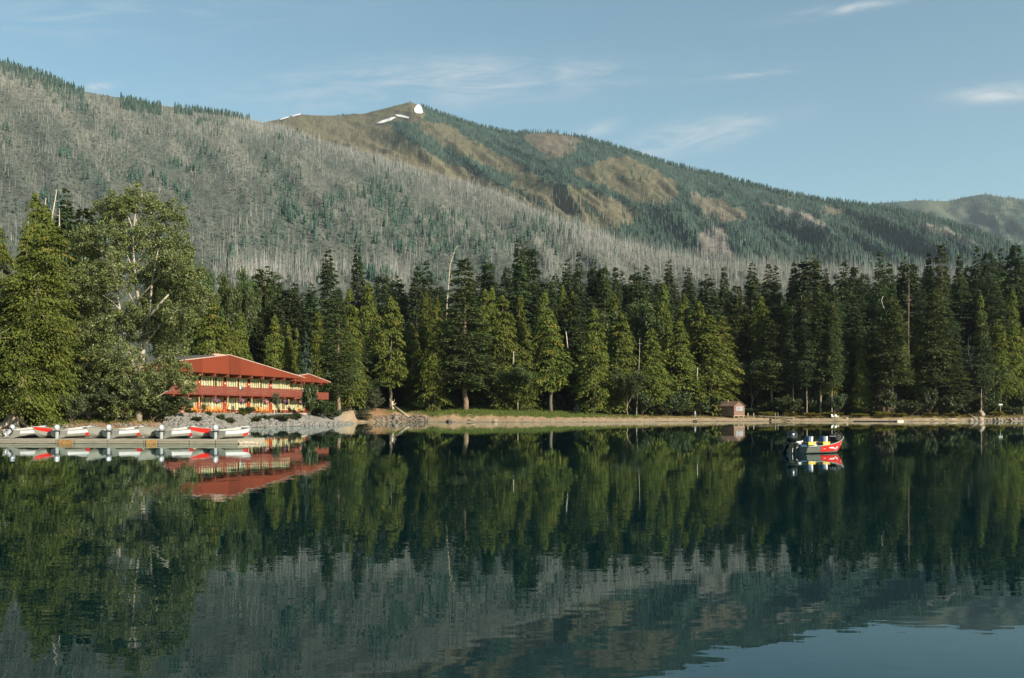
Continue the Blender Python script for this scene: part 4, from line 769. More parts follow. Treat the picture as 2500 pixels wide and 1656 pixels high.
# ------------------------------------------------------------------ the red lodge
m_red, nt, out = newmat('red_plywood')
tc = nt.node('ShaderNodeTexCoord'); sp = nt.node('ShaderNodeSeparateXYZ', Vector=tc.outputs['Object'])
wn = nt.node('ShaderNodeTexWhiteNoise', {'noise_dimensions': '1D'}, W=nt.m('FLOOR', nt.m('DIVIDE', nt.m('ADD', sp.outputs[0], 2.57), 3.31)))
no = nt.node('ShaderNodeTexNoise', Vector=tc.outputs['Object'], Scale=1.4, Detail=6.0)
vv = nt.m('ADD', nt.m('MULTIPLY', nt.m('SUBTRACT', wn.outputs[0], .5), .32), nt.m('ADD', .86, nt.m('MULTIPLY', no.outputs[0], .28)))
cc = nt.node('ShaderNodeMix', {'data_type': 'RGBA', 'blend_type': 'MULTIPLY'}); cc.inputs[0].default_value = 1.0; cc.inputs[6].default_value = (.152, .031, .013, 1); nt.l.new(vv, cc.inputs[7])
p = nt.node('ShaderNodeBsdfPrincipled', Base_Color=cc.outputs[2], Roughness=.75); p.inputs['Specular IOR Level'].default_value = .2; nt.l.new(p.outputs[0], out.inputs[0])
m_bal, nt, out = newmat('red_balcony_boards')
tc = nt.node('ShaderNodeTexCoord'); sp = nt.node('ShaderNodeSeparateXYZ', Vector=tc.outputs['Object'])
no = nt.node('ShaderNodeTexNoise', Vector=nt.node('ShaderNodeMapping', Vector=tc.outputs['Object'], Scale=(.4, 1, 4)), Scale=2.0, Detail=6.0)
cc = nt.ramp(no.outputs[0], [(.3, (.12, .03, .02)), (.7, (.205, .056, .038))]); p = nt.node('ShaderNodeBsdfPrincipled', Base_Color=cc, Roughness=.7); p.inputs['Specular IOR Level'].default_value = .2; nt.l.new(p.outputs[0], out.inputs[0])
m_trim = plain('pinkish_trim', (.42, .28, .22), .6, scale=2); m_beam = plain('red_beam', (.22, .055, .032), .7, scale=3); m_door = plain('door_red', (.24, .038, .018), .5, var=.15)
m_cream = plain('cream_frame', (.62, .47, .22), .6, var=.12); m_wallc = plain('lodge_wall', (.50, .33, .15), .8, var=.2); m_curt = plain('white_curtain', (.80, .74, .62), .9, scale=4, stretch=(6, 1, .3), var=.16)
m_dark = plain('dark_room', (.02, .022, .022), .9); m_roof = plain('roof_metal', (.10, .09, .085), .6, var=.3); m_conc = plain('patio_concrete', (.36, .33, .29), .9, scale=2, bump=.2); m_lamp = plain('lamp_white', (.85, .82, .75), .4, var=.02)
m_glass, nt, out = newmat('window_glass'); a_ = nt.node('ShaderNodeBsdfTransparent', Color=(.86, .9, .88, 1)); b_ = nt.node('ShaderNodeBsdfGlossy', Roughness=.03, Color=(1, 1, 1, 1)); 
mx = nt.node('ShaderNodeMixShader', Fac=.07, i1=a_.outputs[0], i2=b_.outputs[0]); nt.l.new(mx.outputs[0], out.inputs[0])
FE = math.atan2(.948, .317); BAY = 3.31
def window(root, t0, t1, z0, z1, y, curt, n):
    f = MB(); w = .09
    f.box(t0, t1, y - .06, y + .06, z0, z0 + w).box(t0, t1, y - .06, y + .06, z1 - w, z1)
    for k in range(n + 1):
        x = t0 + (t1 - t0) * k / n; x0, x1 = (x, x + w) if k == 0 else ((x - w, x) if k == n else (x - w * .4, x + w * .4)); f.box(x0, x1, y - .055, y + .055, z0 + w, z1 - w)
    fr = f.build('window', m_cream, root); MB().box(t0 + w, t1 - w, y - .008, y + .0, z0 + w, z1 - w).build('pane', m_glass, fr)
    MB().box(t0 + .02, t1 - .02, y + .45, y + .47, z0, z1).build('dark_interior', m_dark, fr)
    if curt:
        for (a, b) in curt:
            r0, r1 = [], []; xs = np.linspace(t0 + (t1 - t0) * a, t0 + (t1 - t0) * b, max(6, int(14 * (b - a) + 4)))
            for i, x in enumerate(xs): yy_ = y + .16 + (.035 if i % 2 else -.035); r0.append((x, yy_, z0 + .04)); r1.append((x, yy_, z1 - .03))
            MB().grid([r0, r1]).build('curtain', m_curt, fr)
def door(root, x, z0, y, h=2.05, w=1.05):
    MB().box(x - w / 2, x + w / 2, y - .05, y + .05, z0, z0 + h).build('door', m_door, root)
    MB().box(x - .07, x + .07, y - .16, y - .06, z0 + h - .42, z0 + h - .18).build('porch_lamp', m_lamp, root)
def gable(root, a, b, peak, zb, zpk, ze, depth, gutter=True):
    """fascia board with a low gable, roof slabs behind it"""
    MB().prism([(a, zb), (b, zb), (b, ze), (peak, zpk), (a, ze)], -.05, .07).build('gable_fascia', m_red, root)
    t = MB()
    for (x0, z0, x1, z1) in ((a - .25, ze - .03, peak, zpk), (peak, zpk, b + .25, ze - .03)): t.bar((x0, .02, z0 + .07), (x1, .02, z1 + .07), .30, .13)
    t.build('trim_board', m_trim, root)
    t = MB()
    for (x0, z0, x1, z1) in ((a - .25, ze, peak, zpk), (peak, zpk, b + .25, ze)): t.add([(x0, .18, z0 - .05), (x1, .18, z1 - .05), (x1, depth, z1 - .05), (x0, depth, z0 - .05), (x0, .18, z0 + .1), (x1, .18, z1 + .1), (x1, depth, z1 + .1), (x0, depth, z0 + .1)],
             [(0, 1, 2, 3), (4, 7, 6, 5), (0, 4, 5, 1), (1, 5, 6, 2), (2, 6, 7, 3), (3, 7, 4, 0)])
    t.build('roof', m_roof, root)
def lodge(name, base, a, b, peak, zpk, ze, beams, doors, posts, upper_only=False):
    root = empty(name, base, FE); WY = 1.9
    gable(root, a, b, peak, 6.05, zpk, ze, 13)
    MB().prism([(a + .9, -.4), (b - .9, -.4), (b - .9, ze - .12), (peak, zpk - .12), (a + .9, ze - .12)], WY + .5, 12.6).build('main_wall', m_wallc, root)
    MB().box(a + .2, b - .2, .09, WY + .48, 6.0, 6.04).build('soffit', m_beam, root)
    for x in beams:
        MB().box(x - .09, x + .09, -.02, WY - .1, 5.62, 5.995).build('roof_beam', m_beam, root); MB().box(x - .09, x + .09, -.06, WY - .1, 2.36, 2.72).build('deck_beam', m_beam, root)
    MB().box(a + .5, b - .5, .02, WY + .48, 2.725, 2.86).build('balcony_floor', m_beam, root)
    t = MB(); n = 5
    for k in range(n): z = 2.82 + k * .25; t.box(a + .5, b - .5, -.05 - .012 * (k % 2), .01, z, z + .236)
    t.box(a + .5, b - .5, -.08, .05, 4.07, 4.12); t.build('balcony_panel', m_bal, root)
    MB().bar((a + .5, -.09, 2.74), (b - .5, -.09, 2.74), .07, .07).build('balcony_rail', m_beam, root)
    for x in posts: MB().box(x - .045, x + .045, .05, .14, -.02, 2.36).build('post', m_cream, root)
    for zf, zt in ((2.9, 5.62), (0.0, 2.45)):
        MB().box(a + .9, b - .9, WY + .0, WY + .12, zt - .02, zt + .36).build('wall_header', m_beam if zf == 0 else m_wallc, root)
        if zf == 0: MB().box(a + .9, b - .9, WY - .01, WY + .12, 0, .5).build('wall_base', m_bal, root)
        xs = sorted(doors)
        for k, x in enumerate(xs):
            if x - .6 < a + .9 or x + .6 > b - .9: continue
            door(root, x, zf, WY); nx = xs[k + 1] if k + 1 < len(xs) else x + 2 * BAY
            e = min(nx - .62, b - 1.0); g = x + .62
            if e - g > 1.5:
                mid = (g + e) / 2; z0 = .52 if zf == 0 else 2.92; rr_ = R.random()
                window(root, g, mid - .06, z0, zt - .03, WY, [(.02, .96)] if rr_ < .6 else [(.02, .3), (.42, .98)], 4)
                window(root, mid + .06, e, z0, zt - .03, WY, [(.03, .98)] if R.random() < .55 else [(.3, .98)] if R.random() < .5 else [(.02, .22), (.5, .98)], 4)
                MB().box(mid - .055, mid + .055, WY - .07, WY + .12, zf, zt - .02).build('wall_pier', m_cream, root)
    return root
BASE = Vector((-47.6, 145.0, 2.08))
beams = [.736 + BAY * k for k in range(-3, 10)]; doors_ = [5.79 + 6.62 * k for k in range(-2, 5)]
L1 = lodge('lodge', BASE, -11.8, 33.6, 10.9, 9.0, 6.2, beams, doors_, [-9.2, -2.57, 3.4, 10.67, 17.3, 24, 28.6, 32.4])
MB().box(-12.2, 34, -2.6, 13, -.5, -.02).build('patio', m_conc, L1)
MB().box(7.6, 10.75, .4, .8, 8.80, 9.10).build('ridge_cap', m_trim, L1)
for z0, z1 in ((2.9, 6.0),): MB().bar((32.6, .0, z0), (32.6, .0, z1), .13, .13).build('corner_post', m_bal, L1)
tag(L1, 'long two-storey red lodge with low gable roof, balcony and cream windows', 'lodge')
L2 = lodge('lodge', Vector((-39.9, 195.0, 2.08)), -10.5, 8.5, 0, 7.58, 6.25, [-8 + BAY * k for k in range(0, 5)], [-8.3, -4.5, 2.2, 7.6], [-7, 0, 7])
tag(L2, 'smaller red gabled wing partly hidden behind the lodge end and a bush', 'lodge')
L3 = empty('red_shed', at(150, 150, 1.9), .5); MB().box(-3, 3, -2, 2, 0, 2.6).build('wall', m_bal, L3); MB().prism([(-3.3, 2.55), (3.3, 2.55), (0, 4.0)], -2.4, 2.4).build('roof', m_roof, L3); MB().box(-.5, .5, -2.06, -2.005, 0, 2).build('door', m_door, L3)
tag(L3, 'dim red shed glimpsed between the left cedars', 'shed')
Mw = Matrix.Translation(BASE) @ Matrix.Rotation(FE, 4, 'Z')
def lw(x, y, z=0): return Mw @ Vector((x, y, z))
def t_of(px, yl=0.0):
    bx, by = BASE.x - .948 * yl, BASE.y + .317 * yl; k = (px - CX) / F; return (bx - k * by) / (k * .948 - .317)

# flower baskets hang from the deck beams
m_fl = foliage('hanging_flowers', (.22, .06, .28), (.80, .42, .30), trans=.3, hue=.10); m_bk = plain('basket_moss', (.10, .07, .04), .95)
def basket():
    e = empty('flower_basket'); b = MB(); b.tube([(0, 0, -.25), (0, 0, -.18), (0, 0, 0)], [.06, .2, .27], 10); b.build('basket', m_bk, e)
    for a in (0, 2.1, 4.2): pass
    c = MB(); [c.tube([(.25 * math.cos(a), .25 * math.sin(a), 0), (0, 0, .62)], .008, 3) for a in (0, 2.1, 4.2)]; c.build('chain', m_dark, e)
    n = 240; o = unit(R.normal(0, 1, (n, 3))) * .40 * R.uniform(.6, 1, (n, 1)) * np.array([1, 1, .8]); V, f = diamonds(o, R.normal(0, 1, (n, 3)), o + R.normal(0, .3, (n, 3)), np.full(n, .15), np.full(n, .13)); mesh_np('flowers', V, f, m_fl, e, tint=R.random(n))
    n = 160; o = unit(R.normal(0, 1, (n, 3))) * .36 * R.uniform(.5, 1, (n, 1)) - np.array([0, 0, .12]); V, f = diamonds(o, R.normal(0, 1, (n, 3)) - np.array([0, 0, .6]), o, np.full(n, .17), np.full(n, .09)); mesh_np('leaves', V, f, L_SHRUB, e, tint=R.random(n)); return e
bk = basket()
BL = ['second basket from the left, beside the lodge door', 'orange and purple basket above the two chairs by the door', 'pinkish basket in the middle of the lodge front', 'purple basket above the yellow-green bush', 'basket above the slim sapling', 'last basket by the lodge corner post']
for k, px in enumerate((458, 528, 588, 647, 697, 734)):
    o = bk if k == 0 else copy_tree(bk); o.location = lw(t_of(px), -.12, 1.86); o.rotation_euler = (0, 0, k * 1.3); o.scale = (1.15, 1.15, 1.1)
    tag(o, ['first flower basket from the left, hanging over the orange chairs'][0] if k == 0 else 'hanging ' + BL[k], 'flower basket', 'flower baskets under the balcony')

# orange adirondack chairs
m_or = plain('orange_wood', (.52, .19, .032), .6, scale=5, var=.2)
def adirondack():
    e = empty('adirondack_chair')                     # faces -y
    s = MB(); [s.bar((-.26, -.34 + .1 * k, .37 - .035 * k), (.26, -.34 + .1 * k, .37 - .035 * k), .085, .022, (0, 0, 1)) for k in range(6)]; s.build('seat', m_or, e)
    s = MB(); [s.bar((-.22 + .11 * k, .16, .2), (-.27 + .135 * k, .48, 1.0 - .05 * abs(k - 2)), .10, .022, (0, 1, 0)) for k in range(5)]; s.bar((-.3, .33, .55), (.3, .33, .55), .03, .07); s.build('backrest', m_or, e)
    for sx in (-1, 1):
        MB().bar((sx * .34, -.44, .55), (sx * .34, .36, .58), .13, .025).build('armrest', m_or, e); MB().bar((sx * .31, -.36, 0), (sx * .31, -.36, .54), .09, .03, (0, 1, 0)).build('leg', m_or, e)
        MB().bar((sx * .28, -.40, .34), (sx * .28, .62, .03), .03, .12).build('leg', m_or, e)
    return e
ch = adirondack()
CL = [(392, 'orange adirondack chair half hidden behind the leafy left bush'), (438, 'orange chair of the seated guest furthest left on the patio'), (449, 'second orange chair beside the leftmost seated guest'), (473, 'orange chair left of the red ground-floor door pair, empty'), (481, 'empty orange chair in front of the red door'), (507, 'empty orange chair right of the potted plant'), (515, 'empty orange chair next to the one by the potted plant'),
      (531, 'empty orange chair under the orange and purple basket'), (539, 'empty orange chair nearest the cream post'), (560, 'orange chair of the guest beside the cream post'), (630, 'orange chair behind the yellow-green bush'), (642, 'orange chair under the purple basket'), (654, 'orange chair left of the slim sapling'), (709, 'orange chair of the guest by the lodge corner'), (733, 'orange chair at the end of the patio')]
CHAIRS = {}
for k, (px, lab) in enumerate(CL):
    o = ch if k == 0 else copy_tree(ch); yl = -1.0 + .25 * (k % 2); o.location = lw(t_of(px, yl), yl, 0); o.rotation_euler = (0, 0, FE + R.normal(-.25, .12)); CHAIRS[px] = o
    tag(o, lab, 'chair', 'orange chairs on the lodge patio')

# people
def skin_obj(name, verts, edges, radii, mat, parent=None, sub=2):
    me = bpy.data.meshes.new(name); me.from_pydata(verts, edges, []); o = bpy.data.objects.new(name, me); COL.objects.link(o)
    o.modifiers.new('skin', 'SKIN').use_smooth_shade = True; sv = me.skin_vertices[0].data if me.skin_vertices else None
    if sv is None: me.skin_vertices.new() if hasattr(me.skin_vertices, 'new') else None; sv = me.skin_vertices[0].data
    for i, r in enumerate(radii): sv[i].radius = (r, r)
    sv[0].use_root = True; s = o.modifiers.new('sub', 'SUBSURF'); s.levels = 1; s.render_levels = sub
    me.materials.append(mat)
    if parent: o.parent = parent
    return o
m_skin = plain('skin', (.52, .32, .22), .6, var=.08)
def person(pose, shirt, trousers, hair, label, loc, rz):
    """one continuous body on a joint skeleton, with clothes and hair as children"""
    e = empty('person', loc, rz); V, E, Rr = [], [], []
    def add(p, r, par=None):
        V.append(p); Rr.append(r)
        if par is not None: E.append((par, len(V) - 1))
        return len(V) - 1
    if pose == 'stand': pel = (0, 0, .93); ch_ = (0, .0, 1.32); nk = (0, -.01, 1.49); legs = [((s * .10, 0, .88), (s * .11, -.05 * s, .48), (s * .12, .05 * s, .08), (s * .13, -.13 + .05 * s, .03)) for s in (-1, 1)]; arms = [((s * .19, 0, 1.42), (s * .24, .04, 1.14), (s * .24, -.08, .90)) for s in (-1, 1)]
    else: pel = (0, 0, .40); ch_ = (0, .14, .76); nk = (0, .17, .93); kz = .52 if pose == 'sit' else .44; fz = .06 if pose == 'sit' else -.05; legs = [((s * .10, -.06, .40), (s * .13, -.46, kz), (s * .13, -.58 if pose == 'sit' else -.50, fz + .06), (s * .14, -.78 if pose == 'sit' else -.66, fz)) for s in (-1, 1)]; arms = [((s * .19, .13, .86), (s * .28, .06, .62), (s * .27, -.22, .60)) for s in (-1, 1)]
    p0 = add(pel, .135); p1 = add(tuple((Vector(pel) + Vector(ch_)) / 2), .125, p0); p2 = add(ch_, .145, p1); p3 = add(nk, .06, p2); hd = Vector(nk) + Vector((0, -.015, .12)); h1 = add(tuple(hd), .085, p3); h2 = add(tuple(hd + Vector((0, 0, .09))), .088, h1)
    nose = add(tuple(hd + Vector((0, -.105, .03))), .016, h1)
    for s in (-1, 1): add(tuple(hd + Vector((s * .088, .0, .03))), .018, h1)
    for L in legs:
        q = p0
        for p, r in zip(L, (.095, .065, .045, .04)): q = add(p, r, q)
    for A in arms:
        q = p2
        for p, r in zip(A, (.062, .045, .032)): q = add(p, r, q)
        w = Vector(A[2]); dr = (w - Vector(A[1])).normalized(); pm = add(tuple(w + dr * .06), .030, q); sdv = dr.cross(Vector((1, 0, 0) if abs(dr.x) < .8 else (0, 1, 0))).normalized()
        for k in range(4):
            b0 = w + dr * .085 + sdv * (k - 1.5) * .022; i1 = add(tuple(b0), .010, pm); add(tuple(b0 + dr * (.05 + .012 * (k in (1, 2))) + Vector((0, 0, -.02))), .008, i1)
        add(tuple(w + dr * .05 + sdv * .05), .010, pm)
    b = skin_obj('body', V, E, Rr, m_skin, e)
    def cloth(name, chain, mat):
        vs, es, rs = [], [], []
        for c in chain:
            o0 = len(vs)
            for i, (p, r) in enumerate(c): vs.append(p); rs.append(r); (es.append((o0 + i - 1, o0 + i)) if i else (es.append((0, o0)) if o0 else None))
        skin_obj(name, vs, es, rs, mat, e)
    mid = tuple((Vector(pel) + Vector(ch_)) / 2)
    cloth('shirt', [[(mid, .15), (ch_, .17), (tuple(Vector(ch_).lerp(Vector(nk), .6)), .10)], [(pel, .15)]] + [[(A[0], .078), (A[1], .06), (tuple(Vector(A[1]).lerp(Vector(A[2]), .75)), .048)] for A in arms], shirt)
    cloth('trousers', [[(pel, .155)]] + [[(L[0], .11), (L[1], .08), (L[2], .062)] for L in legs], trousers)
    hb = MB(); vs = []
    for i in range(7):
        ph = -.15 + i / 6 * 1.72; vs.append([tuple(hd + Vector((math.cos(a) * math.cos(ph) * .112, math.sin(a) * math.cos(ph) * .118 + .015, .055 + math.sin(ph) * .115))) for a in np.linspace(-.35, math.pi + .35, 12)])
    hb.grid(vs).build('hair', hair, e, smooth=True); tag(e, label, 'person', 'people'); return e
m_dk = plain('dark_cloth', (.025, .028, .035), .9); m_wh = plain('white_cloth', (.75, .72, .68), .9, var=.08); m_gb = plain('grey_blue_cloth', (.20, .24, .32), .9); m_tan = plain('tan_cloth', (.42, .30, .20), .9); m_hair = plain('brown_hair', (.05, .03, .02), .8); m_pk = plain('salmon_cloth', (.62, .36, .28), .9)
def onchair(px): c = CHAIRS[px]; return c.location + Vector((0, 0, -.06)), c.rotation_euler[2]
l_, r_ = onchair(438); person('sit', m_dk, m_pk, m_hair, 'guest with outstretched legs seated in the leftmost visible orange chairs', l_, r_)
l_, r_ = onchair(560); person('sit', m_pk, m_dk, m_hair, 'guest in salmon top seated beside the cream post', l_, r_)
l_, r_ = onchair(709); person('sit', m_dk, m_tan, m_hair, 'dark-clad guest seated in the chair by the lodge corner', l_, r_)
person('edge', m_dk, m_dk, m_hair, 'person in black with white scarf sitting on the patio edge', lw(t_of(719, -2.35), -2.35, -.36), FE - .3)
sc = MB(); hp = lw(t_of(719, -2.35), -2.35, -.36) + Vector((0, 0, .0)); pe = bpy.data.objects['person.003']; sc.tube([(.09 * math.cos(a), .16 + .09 * math.sin(a), .93) for a in np.linspace(0, 6.28, 9)], .045, 5, False); sc.build('scarf', m_wh, pe)
person('stand', m_gb, m_gb, m_hair, 'person in grey-blue standing on the beach by the bushes', at(1697, 246, gz(1697, 246)), .6)
# things hanging over the balcony, a potted plant
tw = empty('towel', lw(t_of(585), -.12, 4.13), FE); MB().grid([[(-.3, .12, -.25), (.12, .12, -.3)], [(-.3, .06, .05), (.12, .06, .05)], [(-.3, -.06, .04), (.12, -.06, .04)], [(-.28, -.1, -.34), (.1, -.1, -.4)]]).build('towel_cloth', plain('pale_blue_cloth', (.55, .62, .72), .9), tw)
MB().grid([[(.1, .14, -.2), (.42, .14, -.25)], [(.1, .07, .07), (.42, .07, .07)], [(.1, -.08, .06), (.42, -.08, .06)], [(.14, -.12, -.62), (.46, -.13, -.55)]]).build('jacket_cloth', m_dk, tw); tag(tw, 'pale blue towel and black jacket slung over the balcony', 'towel')
for k, (px, lab) in enumerate(((427, 'potted plant between the red door and the first chairs'), (497, 'round potted plant between two groups of orange chairs'))):
    pp = empty('potted_plant', lw(t_of(px, -.6), -.6, 0)); MB().tube([(0, 0, 0), (0, 0, .38)], [.17, .24], 10).build('pot', m_bk, pp); n = 260; o = unit(R.normal(0, 1, (n, 3))) * .42 * R.uniform(.4, 1, (n, 1)) * np.array([1, 1, 1.3]) + np.array([0, 0, .85]); V, f = diamonds(o, R.normal(0, 1, (n, 3)), R.normal(0, 1, (n, 3)), np.full(n, .2), np.full(n, .1)); mesh_np('leaves', V, f, L_SHRUB, pp, tint=R.random(n)); tag(pp, lab, 'potted plant', 'potted plants')
# steps rail in the rubble
hr = empty('handrail', at(424, 132, 0)); pts = [at(x, 132, zrow(y, 132)) - hr.location for x, y in ((416, 1018), (455, 1034), (455, 1040))]; pts2 = [at(x, 132, zrow(y, 132)) - hr.location for x, y in ((416, 1025), (455, 1040))]
MB().tube(pts, .035, 5).build('top_rail', m_dark, hr); MB().tube(pts2, .03, 5).build('lower_rail', m_dark, hr)
for x, y0, y1 in ((427, 1022, 1044), (430, 1023, 1044)): MB().tube([at(x, 132, zrow(y0, 132)) - hr.location, at(x, 132, zrow(y1, 132)) - hr.location], .03, 5).build('post', m_dark, hr)
tag(hr, 'dark metal handrail sloping down the rubble bank', 'handrail')

# ------------------------------------------------------------------ rocks
m_rock = plain('grey_rock', (.175, .168, .155), .95, scale=1.5, var=.4, bump=.5, spec=.1); m_rockd = plain('dark_rock', (.16, .135, .11), .95, scale=2, var=.5, bump=.5, spec=.1); m_rockt = plain('tan_rock', (.30, .24, .185), .95, scale=1.5, var=.3, bump=.5, spec=.1)
bm = bmesh.new(); bmesh.ops.create_icosphere(bm, subdivisions=2, radius=1); ICOV = np.array([v.co[:] for v in bm.verts]); ICOF = np.array([[v.index for v in f.verts] for f in bm.faces]); bm.free()
bm = bmesh.new(); bmesh.ops.create_icosphere(bm, subdivisions=1, radius=1); ICV = np.array([v.co[:] for v in bm.verts]); ICF = np.array([[v.index for v in f.verts] for f in bm.faces]); bm.free()
def rockshape(V, seed, rough=.35):
    r = np.random.default_rng(seed); V = V.copy()
    for _ in range(7):
        d = r.normal(0, 1, 3); d /= np.linalg.norm(d); c = r.uniform(.45, .85); h = V @ d; V -= np.maximum(h - c, 0)[:, None] * d
    return V * r.uniform(.7, 1.2, 3) * (1 + r.normal(0, rough * .12, (len(V), 1)))
def rubble(name, P, size, mat, label):
    Vs, Fs, T, off = [], [], [], 0
    for i, (p, s) in enumerate(zip(P, size)):
        v = rockshape(ICV, i) * s * np.array([1, 1, .75]); a = R.uniform(0, 6.28); c, sn = math.cos(a), math.sin(a); v = v @ np.array([[c, sn, 0], [-sn, c, 0], [0, 0, 1]]); Vs.append(v + p); Fs.append(ICF + off); off += len(v)
    o = mesh_np(name, np.concatenate(Vs), np.concatenate(Fs), mat); tag(o, label, 'rubble', kind='stuff'); return o
def scatter(n, x0, x1, s0, s1, sz, rise=.15):
    px = R.uniform(x0, x1, n); D = shoreD(px) + R.uniform(s0, s1, n); s = R.uniform(*sz, n) ; z = ground_z(px, D) + s * rise; return np.stack([(px - CX) / F * D, D, z], -1), s
a, sa = scatter(1900, 400, 730, .6, 10.5, (.15, .46)); b, sb = scatter(350, 730, 862, -.5, 5, (.12, .4)); c, sc_ = scatter(260, 0, 420, 0, 6, (.1, .28))
rubble('rubble', np.concatenate([a, b, c]), np.concatenate([sa, sb, sc_]), m_rock, 'grey rubble covering the bank below the lodge')
a, sa = scatter(240, 915, 1048, 0.5, 7, (.15, .5), .3); rubble('rubble', a, sa, m_rockd, 'dark rubble at the foot of the dirt bluff')
a, sa = scatter(160, 1040, 2380, 0.2, 7, (.06, .22), .2); rubble('rubble', a, sa, m_rockt, 'small pale stones strewn along the far beach')
bp = None
def boulder(px, D, w, h, mat, label, grp=None, seed=0):
    V = rockshape(ICOV, seed + 100) * np.array([w / 2, w / 2, h * .75]); V[:, 2] += h * .2; o = mesh_np('boulder', V, ICOF, mat); o.location = at(px, D, gz(px, D)); o.rotation_euler = (0, 0, seed * 1.7); tag(o, label, 'boulder', grp); return o
boulder(2066, sD(2066, 5), 1.2, .8, m_rockt, 'pinkish boulder on the beach right of the white chairs', seed=1); boulder(2396, sD(2396, 12), 2.6, 1.9, m_rockt, 'tan boulder among bushes near the right shore rocks', seed=2)
boulder(1208, sD(1208, 1.5), 1.3, .7, m_rockt, 'single pale boulder at the water edge below the broad cedar', seed=3)
boulder(1100, sD(1100, .6), 1.9, .7, m_rockd, 'dark clump of rock and roots at the water edge below the layered fir', seed=4)
for k, px in enumerate((966, 981, 935, 1003)): boulder(px, sD(px, 3 + k % 2), 1.1 + .3 * (k == 0), 1.0 + .5 * (k == 0), m_rock if k == 0 else m_rockd, ['upright pale block standing in the dark rubble', 'dark block just right of the upright pale one', 'dark block at the left end of the bluff rubble', 'dark block at the right end of the bluff rubble'][k], 'blocks below the bluff', seed=5 + k)
for k, px in enumerate(np.linspace(2372, 2500, 17)):
    boulder(float(px + R.normal(0, 2)), sD(px, R.uniform(.5, 4)), R.uniform(.8, 1.6), R.uniform(.5, 1.0), m_rock if k % 3 else m_rockt, f'pale shore rock, {ORD[k] if k < 14 else ["fifteenth", "sixteenth", "seventeenth"][k - 14]} in the row running right from the tan boulder', 'pale rocks at the right shore', seed=20 + k)
for k, (px, add, w) in enumerate(((470, 2, 1.0), (520, 4, .9), (548, 1.5, 1.1), (585, 5, 1.0), (640, 6, .9), (665, 3, 1.2), (700, 4, 1.0), (735, 2, 1.1), (770, 2, .9), (805, 1.5, 1.0), (850, .8, 1.2))):
    boulder(px, sD(px, add), w, w * .6, m_rock, f'large grey rock, {ORD[k]} from the left among the bigger ones below the lodge', 'large rocks below the lodge', seed=50 + k)

# driftwood, stump
def log(px0, D0, px1, D1, r, label, name='driftwood_log', h0=.1, h1=.15):
    b = at(px0, D0, gz(px0, D0) + h0); e = empty(name, b); q = at(px1, D1, gz(px1, D1) + h1) - b; MB().tube([(0, 0, 0), q * .5 + Vector((0, 0, .05)), q], [r, r * .9, r * .6], 7).build('trunk', bark_dead, e, smooth=True)
    t = MB(); [t.tube([q * f, q * f + Vector((R.normal(0, .3), R.normal(0, .2), R.uniform(.2, .6)))], [.05, .02], 4) for f in (.3, .55, .8)]; t.build('branches', bark_dead, e); tag(e, label, 'log', 'driftwood'); return e
log(2310, sD(2310, 4), 2332, sD(2332, 3), .16, 'bleached log on the right shore left of the tan boulder'); log(2365, sD(2365, 6), 2388, sD(2388, 2), .17, 'thick root-ended log leaning to the water by the tan boulder', h0=1.0)
log(2272, sD(2272, 3), 2290, sD(2290, 2), .12, 'thin grey log between the bright cedar and the right rocks'); log(1140, sD(1140, 3), 1160, sD(1160, 2.6), .14, 'pale log on the beach below the layered fir'); log(960, sD(960, 11), 998, sD(998, 5), .22, 'fallen trunk sloping down the grass beside the bluff', h0=1.0)
st = empty('tree_stump', at(958, sD(958, 12), gz(958, sD(958, 12)))); MB().tube([(0, 0, -.3), (0, 0, .8), (-.1, 0, 2.0)], [.5, .36, .25], 8).build('trunk', bark_dead, st, smooth=True); t = MB(); [t.tube([(0, 0, .8), (a, .1, b)], [.16, .05], 5) for a, b in ((.9, 1.5), (-.7, 2.6), (.5, 2.4))]; t.build('roots', bark_dead, st); tag(st, 'upturned broken stump on top of the dirt bluff', 'stump')

# grass and ground plants
def tufts(name, px, D, h, w, mat, label, cat, droop=0):
    n = len(px); z = ground_z(px, D); P = np.stack([(px - CX) / F * D, D, z - .03], -1); A = np.column_stack([R.normal(0, .35, n), R.normal(0, .35, n), np.ones(n) - droop]); V, f = diamonds(P, A, np.column_stack([R.normal(0, .5, n), -np.ones(n), R.normal(0, .2, n)]), h, w); tag(mesh_np(name, V, f, mat, tint=R.random(n)), label, cat, kind='stuff')
L_GRASS = foliage('grass_blades', (.06, .085, .02), (.16, .19, .05), trans=.35, hue=0)
n = 16000; px = R.uniform(955, 1560, n); D = shoreD(px) + R.uniform(8, 34, n); tufts('grass', px, D, R.uniform(.2, .5, n), R.uniform(.06, .14, n), L_GRASS, 'green grass on the bank between beach and wood', 'grass')
n = 5000; px = R.uniform(1480, 2560, n); D = shoreD(px) + R.uniform(6, 16, n); tufts('grass', px, D, R.uniform(.15, .45, n), R.uniform(.06, .14, n), foliage('dry_grass', (.10, .09, .03), (.26, .20, .08), trans=.3, hue=0), 'dry grass along the top of the far beach', 'grass')
n = 3000; px = R.uniform(-20, 420, n); D = shoreD(px) + R.uniform(6, 14, n); tufts('grass', px, D, R.uniform(.15, .4, n), R.uniform(.06, .12, n), L_GRASS, 'rough grass on the left bank behind the boats', 'grass')
n = 60000; px = R.uniform(400, 2560, n); D = shoreD(px) + np.where(px < 860, R.uniform(45, 70, n), R.uniform(24, 75, n)); z = ground_z(px, D); hh = R.random(n) ** 1.5 * 3.2 * (.4 + fbm(px / 20, D / 6, 3)); P = np.stack([(px - CX) / F * D, D, z + hh], -1)
